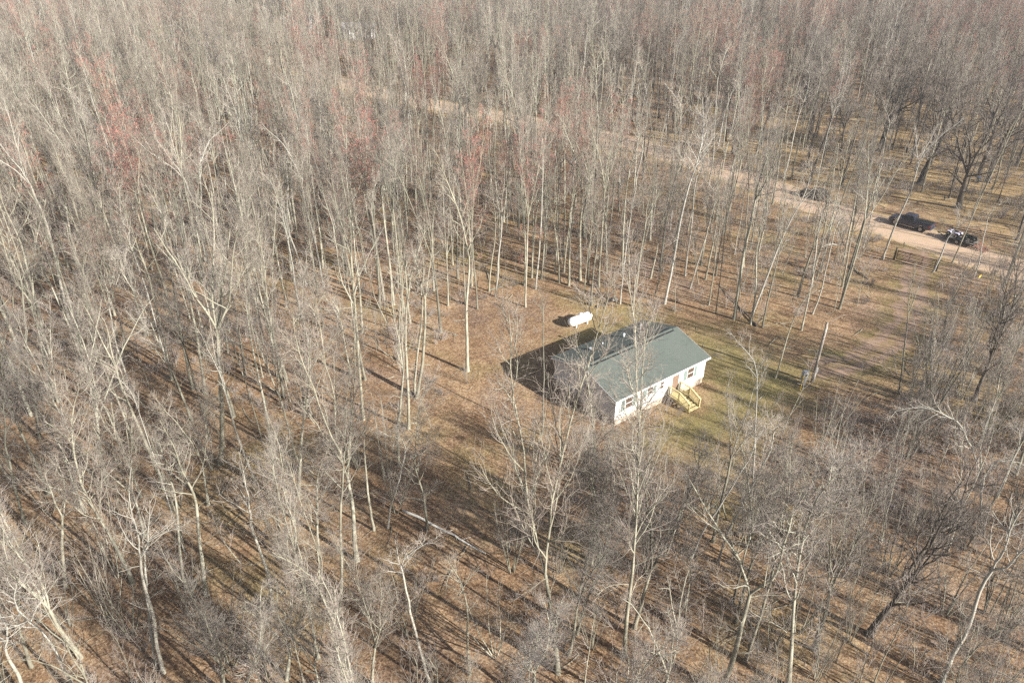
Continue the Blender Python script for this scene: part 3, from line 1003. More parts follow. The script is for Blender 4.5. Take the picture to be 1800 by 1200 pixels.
TH = 1.35
add_kind('bare_tree', [M['bark_grey'], M['twig_grey']],
         ['single stemmed', 'twin topped', 'single stemmed', 'fork topped', 'twin topped', 'single stemmed', 'low forked', 'fan topped', 'tufted', 'lopsided', 'ragged', 'bushy topped', 'slender', 'broken topped', 'bushy', 'vase shaped', 'full crowned'],
         [dict(seed=1, nlead=1, fork=0.55, nlimb=15, limb_len=2.9, limb_ang=0.7, r0=0.16, thick=TH),
          dict(seed=2, nlead=2, fork=0.52, spread=0.20, nlimb=6, limb_len=2.8, thick=TH),
          dict(seed=3, nlead=1, fork=0.62, nlimb=13, limb_len=2.6, limb_ang=0.85, r0=0.15, dead=7, thick=TH),
          dict(seed=4, nlead=3, fork=0.5, spread=0.24, nlimb=8, limb_len=2.9, thick=TH),
          dict(seed=5, nlead=2, fork=0.64, spread=0.26, nlimb=8, limb_len=2.5, dead=6, thick=TH),
          dict(seed=6, nlead=1, fork=0.48, nlimb=17, limb_len=3.1, limb_ang=0.62, r0=0.17, bend=0.07, thick=TH),
          dict(seed=7, nlead=3, fork=0.36, spread=0.17, nlimb=7, limb_len=2.7, r0=0.19, thick=TH),
          dict(seed=8, nlead=4, fork=0.55, spread=0.30, nlimb=6, limb_len=2.8, r0=0.18, thick=TH),
          dict(seed=9, nlead=1, fork=0.7, nlimb=12, limb_len=2.4, limb_ang=0.6, r0=0.13, dead=6, bend=0.08, thick=TH),
          dict(seed=10, nlead=2, fork=0.45, spread=0.28, nlimb=8, limb_len=3.1, bend=0.09, r0=0.17, wig=0.14, thick=TH),
          dict(seed=12, nlead=1, fork=0.5, nlimb=14, limb_len=2.9, limb_ang=0.95, limb_up=0.35, r0=0.15, dead=9, wig=0.15, bend=0.07, thick=TH),
          dict(seed=13, nlead=3, fork=0.58, spread=0.22, nlimb=9, limb_len=2.7, r0=0.16, nbranch=7, ntwig=6, thick=TH),
          dict(seed=14, nlead=1, fork=0.75, nlimb=9, limb_len=1.9, r0=0.10, dead=5, bend=0.08, thick=TH),
          dict(seed=15, nlead=1, fork=0.6, nlimb=5, limb_len=2.0, r0=0.16, dead=6, broken=True, nbranch=4, thick=TH),
          dict(seed=16, nlead=2, fork=0.32, spread=0.13, nlimb=17, limb_len=3.6, limb_ang=0.6, limb_up=0.75, r0=0.15, nbranch=8, ntwig=5, dead=3, thick=TH),
          dict(seed=17, nlead=4, fork=0.34, spread=0.24, nlimb=10, limb_len=3.3, limb_ang=0.6, limb_up=0.7, r0=0.16, nbranch=8, ntwig=5, dead=2, thick=TH),
          dict(seed=18, nlead=1, fork=0.3, nlimb=30, limb_len=4.0, limb_ang=0.7, limb_up=0.6, r0=0.15, nbranch=8, ntwig=5, dead=3, wig=0.13, thick=TH)])
add_kind('white_birch', [M['bark_birch'], M['twig_birch']],
         ['straight', 'fork topped', 'crooked', 'slim'],
         [dict(seed=21, nlead=1, fork=0.6, nlimb=15, limb_len=2.6, limb_ang=0.9, r0=0.15, bend=0.07, nfine=1, ntwig=4, thick=TH),
          dict(seed=22, nlead=2, fork=0.62, spread=0.3, nlimb=8, limb_len=2.7, limb_ang=0.9, bend=0.09, r0=0.16, nfine=1, ntwig=4, thick=TH),
          dict(seed=23, nlead=3, fork=0.58, spread=0.3, nlimb=7, limb_len=2.0, limb_ang=0.9, bend=0.11, r0=0.16, nfine=1, ntwig=4, wig=0.14, dead=3, thick=TH),
          dict(seed=24, nlead=1, fork=0.7, nlimb=11, limb_len=1.9, limb_ang=0.8, r0=0.10, bend=0.09, nfine=1, ntwig=4, dead=2, thick=TH)])
add_kind('red_maple', [M['bark_grey'], M['twig_red'], M['bud_red']],
         ['round topped', 'twin topped', 'narrow'],
         [dict(seed=31, nlead=3, fork=0.5, spread=0.25, nlimb=9, limb_len=2.9, bud=0.9, thick=TH, nfine=2),
          dict(seed=32, nlead=2, fork=0.5, spread=0.2, nlimb=11, limb_len=2.8, bud=0.9, thick=TH, nfine=2),
          dict(seed=33, nlead=1, fork=0.5, nlimb=20, limb_len=2.7, bud=0.9, thick=TH, nfine=2)])
add_kind('dark_oak', [M['bark_dark'], M['twig_dark']],
         ['broad forked', 'wide crowned', 'spreading'],
         [dict(seed=41, H=20, nlead=3, fork=0.27, spread=0.42, nlimb=11, limb_len=5.6, limb_ang=0.85, limb_up=0.45, r0=0.48, wig=0.17, bend=0.10, nbranch=7, ntwig=6, lowlimb=2, dead=2, limb_r=0.75, thick=TH * 1.3),
          dict(seed=42, H=18, nlead=4, fork=0.30, spread=0.50, nlimb=9, limb_len=5.2, limb_ang=0.85, limb_up=0.4, r0=0.44, wig=0.18, bend=0.11, nbranch=7, ntwig=6, lowlimb=3, dead=3, limb_r=0.75, thick=TH * 1.3),
          dict(seed=43, H=18, nlead=2, fork=0.38, spread=0.40, nlimb=13, limb_len=5.4, limb_ang=0.9, limb_up=0.4, r0=0.42, wig=0.18, bend=0.12, nbranch=7, ntwig=6, lowlimb=3, dead=3, limb_r=0.75, thick=TH * 1.3)])


def add_bush(kind, mats, looks, builders):
    KINDS[kind] = []
    for look, kw in zip(looks, builders):
        p, H = stems_shape(**kw)
        KINDS[kind].append(dict(mesh=p.mesh(kind, mats), H=H, look=look))


add_bush('sapling', [M['bark_grey'], M['twig_brush']], ['straight', 'bushy', 'thin', 'bowed', 'two stemmed'],
         [dict(seed=51, H=7, nstem=1, r0=0.04, nbr=16, ntw=4, nfine=1, br_len=0.26, thick=TH),
          dict(seed=52, H=6, nstem=1, r0=0.04, nbr=20, ntw=5, nfine=1, br_len=0.34, thick=TH),
          dict(seed=53, H=8, nstem=1, r0=0.045, nbr=12, ntw=4, nfine=1, br_len=0.2, thick=TH),
          dict(seed=54, H=7, nstem=1, r0=0.04, nbr=15, ntw=4, nfine=1, br_len=0.3, wig=0.16, bow=-0.1, thick=TH),
          dict(seed=55, H=6.5, nstem=2, r0=0.04, nbr=12, ntw=4, nfine=1, spread=0.18, br_len=0.28, thick=TH)])
add_bush('shrub', [M['twig_brush'], M['twig_brush']], ['dense', 'loose', 'tangled', 'upright'],
         [dict(seed=61, H=2.6, nstem=9, r0=0.020, nbr=6, ntw=4, nfine=0, spread=0.5, thick=TH),
          dict(seed=62, H=3.2, nstem=7, r0=0.022, nbr=6, ntw=4, nfine=0, spread=0.4, thick=TH),
          dict(seed=63, H=2.2, nstem=10, r0=0.018, nbr=5, ntw=4, nfine=0, spread=0.7, wig=0.2, thick=TH),
          dict(seed=64, H=3.6, nstem=7, r0=0.024, nbr=7, ntw=4, nfine=0, spread=0.25, thick=TH)])
add_bush('clump_tree', [M['bark_grey'], M['twig_grey']], ['many stemmed', 'fanned', 'narrow'],
         [dict(seed=71, H=10, nstem=8, r0=0.06, nbr=12, ntw=4, nfine=1, spread=0.2, br_len=0.28, thick=TH),
          dict(seed=72, H=9, nstem=6, r0=0.055, nbr=13, ntw=4, nfine=1, spread=0.28, br_len=0.32, thick=TH),
          dict(seed=73, H=11, nstem=5, r0=0.06, nbr=14, ntw=4, nfine=1, spread=0.13, br_len=0.26, thick=TH)])
# coarser shapes for the mass of the wood beyond
FAR = []


def far_tree(name, mats, **kw):
    t, c, H = tree_shape(**kw)
    p = Pile()
    for q in (t, c):
        p.raw(np.concatenate(q.V), np.concatenate(q.Q), 0)
        p.m[-1] = np.concatenate(q.m)
    FAR.append((name, p.mesh(name, mats), H))


FT = 1.5
for i, kw in enumerate([dict(nlead=1, fork=0.55, nlimb=16), dict(nlead=2, fork=0.5, nlimb=9), dict(nlead=3, fork=0.5, nlimb=7), dict(nlead=1, fork=0.62, nlimb=14), dict(nlead=2, fork=0.6, nlimb=8, spread=0.28), dict(nlead=1, fork=0.45, nlimb=18), dict(nlead=4, fork=0.5, nlimb=6, spread=0.32), dict(nlead=2, fork=0.45, nlimb=9, wig=0.15, bend=0.1), dict(nlead=1, fork=0.7, nlimb=10, bend=0.08)]):
    far_tree('grey', [M['bark_grey'], M['twig_grey']], seed=100 + i, nfine=0, ntwig=3, limb_len=2.9, r0=0.16, thick=FT * 1.1, dead=3, **kw)
for i, kw in enumerate([dict(nlead=1, fork=0.6), dict(nlead=3, fork=0.58, spread=0.34, bend=0.13)]):
    far_tree('birch', [M['bark_birch'], M['twig_birch']], seed=110 + i, nlimb=9, nfine=0, ntwig=3, limb_len=2.6, limb_ang=0.9, r0=0.16, thick=FT, dead=3, **kw)
for i, kw in enumerate([dict(nlead=3, fork=0.5), dict(nlead=2, fork=0.45)]):
    far_tree('maple', [M['bark_grey'], M['twig_red'], M['bud_red']], seed=120 + i, nlimb=9, nfine=0, ntwig=3, limb_len=2.9, r0=0.16, thick=FT * 1.1, bud=0.95, dead=3, **kw)
for i, kw in enumerate([dict(nlead=3, fork=0.3, spread=0.42), dict(nlead=2, fork=0.36, spread=0.38)]):
    far_tree('oak', [M['bark_dark'], M['twig_dark']], seed=130 + i, H=19, nlimb=10, nfine=0, ntwig=5, limb_len=5.0, r0=0.34, thick=FT, wig=0.17, bend=0.1, limb_up=0.4, dead=3, lowlimb=2, **kw)
for i, kw in enumerate([dict(H=7, nstem=1, r0=0.045, nbr=14, br_len=0.28), dict(H=6, nstem=2, r0=0.045, nbr=12, br_len=0.3, spread=0.2)]):
    p, H = stems_shape(seed=140 + i, ntw=5, thick=2.0, **kw)
    FAR.append(('sapling', p.mesh('sapling', [M['bark_grey'], M['twig_brush']]), H))
for i, kw in enumerate([dict(H=2.6, nstem=12, spread=0.5), dict(H=3.0, nstem=8, spread=0.4), dict(H=1.6, nstem=10, spread=0.6), dict(H=1.2, nstem=14, spread=0.8)]):
    p, H = stems_shape(seed=150 + i, nbr=5, ntw=3, r0=0.016, thick=1.7, **kw)
    FAR.append(('brush', p.mesh('brush', [M['twig_brush'], M['twig_brush']]), H))
FAR_I = {}
for i, kw in enumerate([dict(nlead=2, fork=0.45, spread=0.26), dict(nlead=3, fork=0.5, spread=0.3), dict(nlead=1, fork=0.5)]):
    far_tree('dim', [M['bark_dark'], M['twig_grey']], seed=160 + i, nlimb=10, nfine=0, ntwig=5, limb_len=3.2, r0=0.19, thick=FT, dead=3, **kw)
for i, (n_, _, _) in enumerate(FAR):
    FAR_I.setdefault(n_, []).append(i)

# ------------------------------------------------------------------ where the trees stand
# traced from the photograph: kind, base pixel, top pixel, variant, girth
TRACED = [
    ('white_birch', 125, 570, 12, 115, 2, 1.0), ('bare_tree', 85, 622, -5, 250, 0, 1.05), ('bare_tree', 70, 770, 8, 380, 10, .95),
    ('bare_tree', 190, 855, 100, 530, 6, 1.05), ('bare_tree', 290, 860, 196, 515, 1, .95), ('bare_tree', 303, 667, 236, 330, 0, .9),
    ('bare_tree', 340, 685, 275, 280, 2, .85), ('bare_tree', 362, 692, 300, 300, 5, .95), ('bare_tree', 388, 815, 352, 330, 7, 1.25),
    ('bare_tree', 385, 703, 370, 420, 2, .7), ('bare_tree', 437, 582, 426, 300, 2, .65), ('bare_tree', 525, 870, 500, 455, 16, 1.1),
    ('bare_tree', 547, 735, 528, 430, 2, .75), ('bare_tree', 537, 732, 505, 470, 0, .7), ('bare_tree', 627, 985, 535, 480, 15, 1.15),
    ('white_birch', 288, 1182, 243, 838, 1, 0.75), ('white_birch', 275, 1168, 236, 925, 3, 1.0), ('bare_tree', 363, 1046, 300, 705, 0, .95),
    ('bare_tree', 328, 1036, 300, 740, 2, .7), ('white_birch', 478, 1072, 395, 790, 0, .9), ('bare_tree', 490, 982, 460, 738, 2, .7),
    ('bare_tree', 522, 984, 490, 735, 0, .75), ('bare_tree', 595, 1082, 586, 735, 2, .8), ('white_birch', 150, 1228, 55, 1000, 0, .85),
    ('white_birch', 40, 1235, -45, 1060, 0, .85), ('bare_tree', 505, 1192, 492, 985, 15, .9), ('bare_tree', 400, 1222, 355, 1010, 14, .9),
    ('bare_tree', 430, 1232, 440, 1000, 6, .75), ('bare_tree', 115, 1032, 50, 800, 1, .8), ('bare_tree', 45, 922, -25, 690, 0, .8),
    ('white_birch', 682, 928, 712, 720, 3, .85), ('bare_tree', 658, 931, 636, 700, 2, .7), ('bare_tree', 750, 931, 762, 680, 16, .8),
    ('bare_tree', 980, 1182, 938, 515, 14, 1.15), ('bare_tree', 1098, 1152, 1160, 480, 14, 1.0), ('bare_tree', 1115, 1102, 1192, 735, 14, 1.0),
    ('bare_tree', 1015, 1113, 1048, 850, 16, .75), ('bare_tree', 1000, 1150, 1055, 880, 14, .8), ('bare_tree', 655, 1202, 652, 960, 14, .75),
    ('white_birch', 755, 1199, 688, 955, 3, 1.0), ('bare_tree', 827, 1185, 822, 960, 2, .6), ('bare_tree', 930, 1235, 925, 1060, 15, 1.0),
    ('bare_tree', 1265, 1218, 1390, 855, 9, 1.1), ('bare_tree', 1384, 1205, 1402, 780, 16, 1.1), ('dark_oak', 1527, 1115, 1745, 790, 0, .52),
    ('bare_tree', 1430, 1142, 1492, 780, 15, 1.0), ('white_birch', 1655, 1202, 1830, 890, 1, .95), ('white_birch', 1215, 982, 1345, 700, 3, .8),
    ('white_birch', 1262, 990, 1362, 690, 3, .85), ('white_birch', 1318, 952, 1330, 540, 3, .7), ('white_birch', 1720, 936, 1745, 720, 3, .7),
    ('white_birch', 1727, 940, 1790, 700, 3, .7), ('white_birch', 1322, 552, 1422, 262, 0, .85), ('bare_tree', 1363, 664, 1416, 490, 2, .55),
    ('bare_tree', 1580, 692, 1610, 465, 4, .55), ('white_birch', 1428, 552, 1502, 345, 3, .9), ('dark_oak', 1712, 705, 1805, 420, 0, .45),
    ('white_birch', 1213, 507, 1272, 300, 3, .9), ('bare_tree', 1240, 491, 1275, 300, 2, .8), ('bare_tree', 1307, 469, 1345, 300, 2, .8),
    ('bare_tree', 637, 585, 624, 280, 0, .95), ('bare_tree', 668, 540, 668, 255, 0, 1.0), ('bare_tree', 718, 754, 708, 380, 2, .95),
    ('bare_tree', 733, 699, 800, 420, 4, 1.0), ('bare_tree', 729, 692, 760, 430, 2, .85), ('bare_tree', 822, 652, 840, 240, 5, 1.05),
    ('bare_tree', 1040, 537, 1066, 320, 2, .75), ('white_birch', 1090, 534, 1112, 320, 3, .9), ('bare_tree', 1112, 538, 1152, 300, 4, .85),
    ('bare_tree', 1000, 502, 1012, 280, 0, .95), ('bare_tree', 984, 497, 994, 300, 1, .9), ('bare_tree', 922, 502, 932, 280, 3, .9),
    ('bare_tree', 860, 512, 884, 330, 2, .7), ('bare_tree', 700, 632, 694, 370, 0, .8), ('bare_tree', 952, 765, 940, 515, 12, .75),
    ('dark_oak', 1685, 366, 1735, 120, 0, 1.0), ('dark_oak', 1545, 266, 1600, 75, 1, 1.0), ('dark_oak', 1425, 238, 1455, 80, 2, .95),
    ('dark_oak', 1270, 206, 1290, 50, 0, .7), ('dark_oak', 1478, 270, 1490, 150, 2, .7), ('dark_oak', 1100, 118, 1110, -20, 1, 1.0),
    ('white_birch', 1015, 197, 1018, 10, 2, 1.1), ('white_birch', 1640, 408 + 70, 1720, 340, 2, .7), ('white_birch', 1712, 486, 1760, 350, 3, .8),
    ('bare_tree', 1780, 560, 1815, 420, 1, .6), ('white_birch', 205, 215, 190, 85, 2, 1.1), ('white_birch', 370, 175, 366, 45, 3, 1.1),
    ('white_birch', 195, 380, 165, 215, 2, .9), ('clump_tree', 1040, 840, 1030, 688, 1, 0), ('clump_tree', 985, 808, 985, 690, 0, 0), ('clump_tree', 1080, 870, 1075, 745, 1, 0), ('clump_tree', 1150, 880, 1135, 735, 2, 0), ('clump_tree', 930, 880, 925, 700, 0, 0),
    ('clump_tree', 1640, 720, 1690, 505, 0, 0), ('clump_tree', 1600, 760, 1640, 600, 1, 0), ('clump_tree', 1690, 700, 1740, 560, 1, 0), ('clump_tree', 1310, 960, 1330, 790, 2, 0), ('clump_tree', 1240, 900, 1260, 770, 1, 0),
    ('clump_tree', 1620, 645, 1652, 520, 1, 0), ('clump_tree', 1700, 625, 1748, 500, 0, 0), ('clump_tree', 1765, 640, 1808, 520, 1, 0), ('clump_tree', 1740, 765, 1792, 620, 0, 0), ('clump_tree', 1680, 795, 1730, 660, 1, 0), ('clump_tree', 1785, 725, 1832, 590, 2, 0), ('clump_tree', 1655, 600, 1690, 490, 2, 0),
    ('clump_tree', 1460, 900, 1500, 720, 0, 0), ('clump_tree', 1560, 1010, 1600, 840, 1, 0), ('clump_tree', 1140, 1010, 1150, 850, 0, 0), ('clump_tree', 870, 1150, 860, 1000, 1, 0), ('clump_tree', 1660, 1080, 1720, 920, 0, 0),
    ('clump_tree', 720, 1120, 715, 985, 1, 0), ('clump_tree', 230, 1120, 200, 975, 0, 0), ('clump_tree', 90, 900, 55, 760, 1, 0), ('red_maple', 350, 430, 340, 215, 0, 1.0), ('red_maple', 620, 400, 625, 240, 1, 1.0), ('red_maple', 745, 290, 750, 130, 0, 1.0),
    ('red_maple', 885, 390, 880, 225, 1, 1.0), ('red_maple', 985, 330, 990, 190, 0, .9), ('red_maple', 180, 520, 165, 380, 0, .8), ('red_maple', 1350, 175, 1345, 90, 2, .9),
]
NEAR = []    # every tree, sapling and shrub that becomes a thing: (kind, x, y, variant, scale xy, scale z, rotation, lean x, lean y)
pts = []
for kind, bx, by, tx, ty, var, girth in TRACED:
    b = at(bx, by)
    r = ray(tx, ty)
    t = b[1] / r[1]
    h = CAM_H + r[2] * t
    lean = (r[0] * t - b[0]) / h
    v = KINDS[kind][var]
    H = v['H']
    NEAR.append((kind, b[0], b[1], var, girth or h / H * 1.05, h / H, rng.random() * 6.283, float(np.clip(lean, -0.22, 0.22)), rng.normal(0, 0.015)))
    pts.append(b[:2])
TP = np.array(pts)

THICKET = [(1590, 700), (1640, 560), (1680, 490), (1810, 520), (1830, 800), (1560, 800)]
LOWRIGHT = [(1020, 880), (1280, 850), (1420, 730), (1580, 700), (1830, 700), (1900, 1300), (900, 1300), (930, 960)]
OPENWOOD = GOLD_PX
LEFTCLEAR = [(640, 640), (850, 560), (830, 700), (760, 780), (740, 980), (660, 960)]


def scatter(cell, seed):
    g = np.random.default_rng(seed)
    xs, ys = np.arange(-330, 330, cell), np.arange(-28, 560, cell)
    X, Y = np.meshgrid(xs, ys)
    x = (X + g.random(X.shape) * cell).ravel()
    y = (Y + g.random(X.shape) * cell).ravel()
    half = 0.74 * (np.maximum(y, 0) * CT + CAM_H * ST) + 12
    ok = (x > -half - 4) & (x < half + np.where(y < 150, 42, 8))
    x, y = x[ok], y[ok]
    return x, y, g


def masks(x, y):
    px, py, d = project(x, y)
    hx_, hy_ = house_local(x, y)
    m = dict(px=px, py=py, d=d)
    m['house'] = (hx_ > -1.2) & (hx_ < HL + 1.2) & (hy_ > -1.8) & (hy_ < HW + 1.2)
    m['steps'] = (hx_ > 6) & (hx_ < 9.5) & (hy_ > -4.5) & (hy_ < 0)
    m['yard'] = in_poly(x, y, YARD)
    m['road'] = seg_dist(x, y, ROAD)
    m['drive'] = seg_dist(x, y, DRIVE)
    m['thicket'] = in_poly(px, py, THICKET) & (y > 5)
    m['low'] = in_poly(px, py, LOWRIGHT) & (y > 2)
    m['open'] = in_poly(px, py, OPENWOOD) & (y > 60)
    m['left'] = in_poly(px, py, LEFTCLEAR) & (y > 5)
    return m


def clump(x, y, s=0.045, seed=0):
    """slow random swell between 0 and 1"""
    g = np.random.default_rng(900 + seed)
    v = np.zeros_like(x)
    for k in range(10):
        a = g.random() * 6.283
        f = s * g.uniform(0.6, 2.2)
        v += np.sin((x * math.cos(a) + y * math.sin(a)) * 6.283 * f + g.random() * 6.283)
    return 1 / (1 + np.exp(-v * 0.8))


REST = []    # the mass of the wood: (far index, x, y, sxy, sz, rot, leanx, leany)
CAND = []    # individuals, before sorting
x, y, g = scatter(2.3, 5)
m = masks(x, y)
far = np.hypot(x, y)
dens = np.full(len(x), 0.060)
dens *= 0.55 + 0.9 * clump(x, y)
dens[far > 170] *= 1.25
dens[m['low']] *= 0.6
dens[m['thicket']] *= 0.3
dens[m['open']] *= 0.55
dens[m['left']] *= 0.3
dens[(m['road'] < 20) & (y > 80)] *= np.where(x[(m['road'] < 20) & (y > 80)] > 15, 0.85, 0.9)
dens[(m['px'] > 600) & (m['py'] > 690) & (m['py'] < 1300) & (m['px'] < 1000)] *= 0.45
dens[(y < 27) & (x > -40)] *= 0.42
dens[(x > 22) & (y < 66)] *= 0.40
bad = m['house'] | m['yard'] | (m['road'] < 4.6) | (m['drive'] < 3.4)
# the far bank of the road stays open where the truck and trailer stand, and the run between the camera and the front of the house is thin
bad |= (np.hypot(x - 58, y - 101) < 9) | (np.hypot(x - 64, y - 92) < 7) | (np.hypot(x - 48, y - 110.5) < 6)
hx_, hy_ = house_local(x, y)
bad |= (hx_ > -4) & (hx_ < HL + 8) & (hy_ < 0) & (hy_ > -9)
keep = (g.random(len(x)) < dens * 2.3 ** 2) & ~bad
keep &= np.min(np.hypot(x[:, None] - TP[None, :, 0], y[:, None] - TP[None, :, 1]), axis=1) > 1.5
VIEW_KEEP = [([(1535, 360), (1640, 355), (1760, 400), (1760, 490), (1640, 490), (1540, 450)], 0.10), ([(1395, 322), (1462, 322), (1462, 365), (1395, 365)], 0.2),
             ([(1560, 450), (1650, 465), (1620, 580), (1560, 690), (1440, 690), (1400, 640), (1500, 600), (1560, 520)], 0.22), ([(1165, 645), (1235, 645), (1235, 735), (1165, 735)], 0.0), ([(1410, 560), (1470, 560), (1440, 690), (1390, 690)], 0.15), ([(985, 545), (1050, 545), (1050, 585), (985, 585)], 0.0),
             ([(980, 560), (1255, 560), (1255, 760), (960, 760)], 0.25), ([(600, 35), (670, 35), (670, 75), (600, 75)], 0.9), ([(590, 130), (800, 175), (800, 215), (590, 160)], 0.65), ([(1040, 225), (1250, 270), (1400, 330), (1390, 352), (1200, 305), (1040, 265)], 0.85), ([(705, 885), (725, 880), (860, 965), (850, 985)], 0.25), ([(840, 520), (1120, 520), (1120, 600), (840, 660)], 0.3)]


def opens(x, y, h, g, skip=0.0):
    """thins the trees that would stand between the drone and the clearing, drive, gate and vehicles"""
    ok = np.ones(len(x), bool)
    for poly, p in VIEW_KEEP:
        hit = np.zeros(len(x), bool)
        for t_ in np.linspace(0.0, 0.92, 9):
            a, b_, d_ = project(x, y, np.full(len(x), h * t_))
            hit |= in_poly(a, b_, poly) & (d_ > 5)
        ok &= ~(hit & (g.random(len(x)) > p))
    return ok


keep &= opens(x, y, 19.0, g)
RED_PX = [(340, 250, 60), (220, 230, 50), (620, 280, 60), (745, 70, 40), (900, 260, 50), (1280, 40, 40), (1440, 30, 30), (1740, 50, 70), (1790, 90, 60), (1345, 110, 30), (985, 210, 50), (150, 400, 50), (640, 320, 50), (1690, 20, 60), (1230, 60, 40), (740, 150, 40), (20, 290, 30), (540, 70, 50)]
tx_, ty_, _ = project(x, y, np.full(len(x), 17.0))
red_here = np.zeros(len(x), bool)
for a_, b_, r_ in RED_PX:
    red_here |= np.hypot(tx_ - a_, ty_ - b_) < r_
idx = np.nonzero(keep)[0]
red = clump(x, y, 0.03, 3)
for i in idx:
    u = g.random()
    p_red = 0.4 if red_here[i] else 0.04 * (far[i] > 62) + (0.11 if far[i] > 200 else 0)
    kind = 'red_maple' if u < p_red else 'white_birch' if u < p_red + 0.12 else 'bare_tree'
    if kind == 'white_birch' and y[i] < 60:
        g_thin = 0.8
    else:
        g_thin = 1.0
    if m['open'][i] and g.random() < 0.14:
        kind = 'dark_oak'
    hgt = np.clip(g.normal(19.5, 3.0), 11, 26)
    if m['low'][i] or m['thicket'][i]:
        hgt = np.clip(g.normal(13.5, 3.0), 8, 20)
    if y[i] < 48:
        hgt = np.clip(g.normal(14, 2.5), 8, 20)
    if kind == 'dark_oak':
        hgt = g.uniform(17, 22)
    girth = float(np.clip(g.normal(0.78, 0.16), 0.45, 1.15)) * (0.8 + 0.2 * hgt / 20) * g_thin
    CAND.append((kind, x[i], y[i], hgt, girth, g.random() * 6.283, g.normal(0, 0.022), g.normal(0, 0.022), far[i]))
# thin understory trees and saplings
x, y, g = scatter(2.0, 6)
m = masks(x, y)
far = np.hypot(x, y)
dens = np.full(len(x), 0.050) * (0.4 + 1.2 * clump(x, y, 0.06, 5))
dens[m['low']] = 0.10
dens[m['thicket']] = 0.10
dens[m['open']] *= 0.7
dens[(x > 8) & (x < 60) & (y > 76) & (y < 118) & ~m['open']] *= 2.4
dens[m['left']] *= 0.35
dens[far > 190] *= 0.25
bad = m['house'] | m['steps'] | (m['yard'] & (g.random(len(x)) > 0.03)) | (m['road'] < 4.2) | (m['drive'] < 2.6)
bad |= (np.hypot(x - 58, y - 101) < 5) | (np.hypot(x - 64, y - 92) < 5) | (np.hypot(x - 48, y - 110.5) < 5)
hx_, hy_ = house_local(x, y)
bad |= (hx_ > -1) & (hx_ < HL + 6) & (hy_ < 0) & (hy_ > -9)
bad |= ~opens(x, y, 6.5, g)
for i in np.nonzero((g.random(len(x)) < dens * 4.0) & ~bad)[0]:
    kind = 'clump_tree' if ((m['low'][i] or m['thicket'][i] or y[i] < 50) and g.random() < 0.30) else 'sapling'
    hgt = np.clip(g.normal(6.5, 2.0), 2.5, 11) if kind == 'sapling' else g.uniform(5.5, 10)
    CAND.append((kind, x[i], y[i], hgt, float(g.uniform(0.75, 1.15)), g.random() * 6.283, g.normal(0, 0.05), g.normal(0, 0.05), far[i]))
# shrubs
x, y, g = scatter(2.2, 8)
m = masks(x, y)
far = np.hypot(x, y)
dens = np.full(len(x), 0.026) * (0.1 + 1.6 * clump(x, y, 0.07, 8))
dens[m['low']] = 0.10
dens[m['thicket']] = 0.17
dens[m['open']] *= 2.2
dens[far > 170] *= 0.3
bad = m['house'] | m['steps'] | (m['yard'] & (g.random(len(x)) > 0.05)) | (m['road'] < 4.4) | (m['drive'] < 2.8)
bad |= (np.hypot(x - 58, y - 101) < 4.5) | (np.hypot(x - 64, y - 92) < 5) | (np.hypot(x - 48, y - 110.5) < 4.5)
for i in np.nonzero((g.random(len(x)) < dens * 4.84) & ~bad)[0]:
    CAND.append(('shrub', x[i], y[i], float(np.clip(g.normal(2.4, 0.7), 1.1, 4.2)), float(g.uniform(0.8, 1.25)), g.random() * 6.283, g.normal(0, 0.05), g.normal(0, 0.05), far[i]))
# shrubs the photo shows by the house front and the road
for bx, by, h in ((1170, 722, 1.9), (1192, 733, 1.5), (1150, 738, 1.4), (1060, 742, 2.6), (1030, 728, 2.8), (1000, 718, 2.4), (1760, 385, 2.6), (1790, 400, 3.0), (1735, 372, 2.2), (1300, 560, 2.6), (1330, 572, 2.2), (1275, 540, 2.4)):
    b = at(bx, by)
    CAND.append(('shrub', b[0], b[1], h, 1.1, rng.random() * 6.283, 0, 0, 0.0))

LIMIT = dict(bare_tree=300, white_birch=110, red_maple=70, dark_oak=30, sapling=290, clump_tree=110, shrub=220)
have = {k: sum(1 for n in NEAR if n[0] == k) for k in LIMIT}
CAND.sort(key=lambda c: c[8])
FARKIND = dict(bare_tree='grey', white_birch='birch', red_maple='maple', dark_oak='oak', sapling='sapling', clump_tree='sapling', shrub='brush')
g = np.random.default_rng(77)


def m_low(x, y):
    a, b_, _ = project(x, y)
    return bool(in_poly(np.array([a]), np.array([b_]), LOWRIGHT)[0])


def shows(x, y, h):
    """does a piece of it fall inside the picture"""
    zz = np.linspace(0.1, h, 7)
    px, py, d = project(np.full(7, x), np.full(7, y), zz)
    return bool(np.any((px > 5) & (px < 1795) & (py > 5) & (py < 1195) & (d > 3)))


for kind, x_, y_, h, girth, rot, lx, ly, fr_ in CAND:
    vis = shows(x_, y_, h)
    if vis and have[kind] < LIMIT[kind] and (fr_ < 175):
        var = int(g.integers(len(KINDS[kind])))
        if kind == 'bare_tree' and (y_ < 55 or m_low(x_, y_)) and g.random() < 0.65:
            var = 14 + int(g.integers(3))
        H = KINDS[kind][var]['H']
        s = girth if kind not in ('sapling', 'shrub', 'clump_tree') else h / H * girth
        NEAR.append((kind, x_, y_, var, s, h / H, rot, lx, ly))
        have[kind] += 1
    else:
        fi = FAR_I[FARKIND[kind]]
        if kind == 'bare_tree' and g.random() < (0.5 if x_ > 20 else 0.22):
            fi = FAR_I['dim']
        fi = fi[:2] if kind == 'shrub' else fi
        i = fi[int(g.integers(len(fi)))]
        H = FAR[i][2]
        s = girth if FARKIND[kind] not in ('sapling', 'brush') else h / H * girth
        REST.append((i, x_, y_, s, h / H, rot, lx, ly))
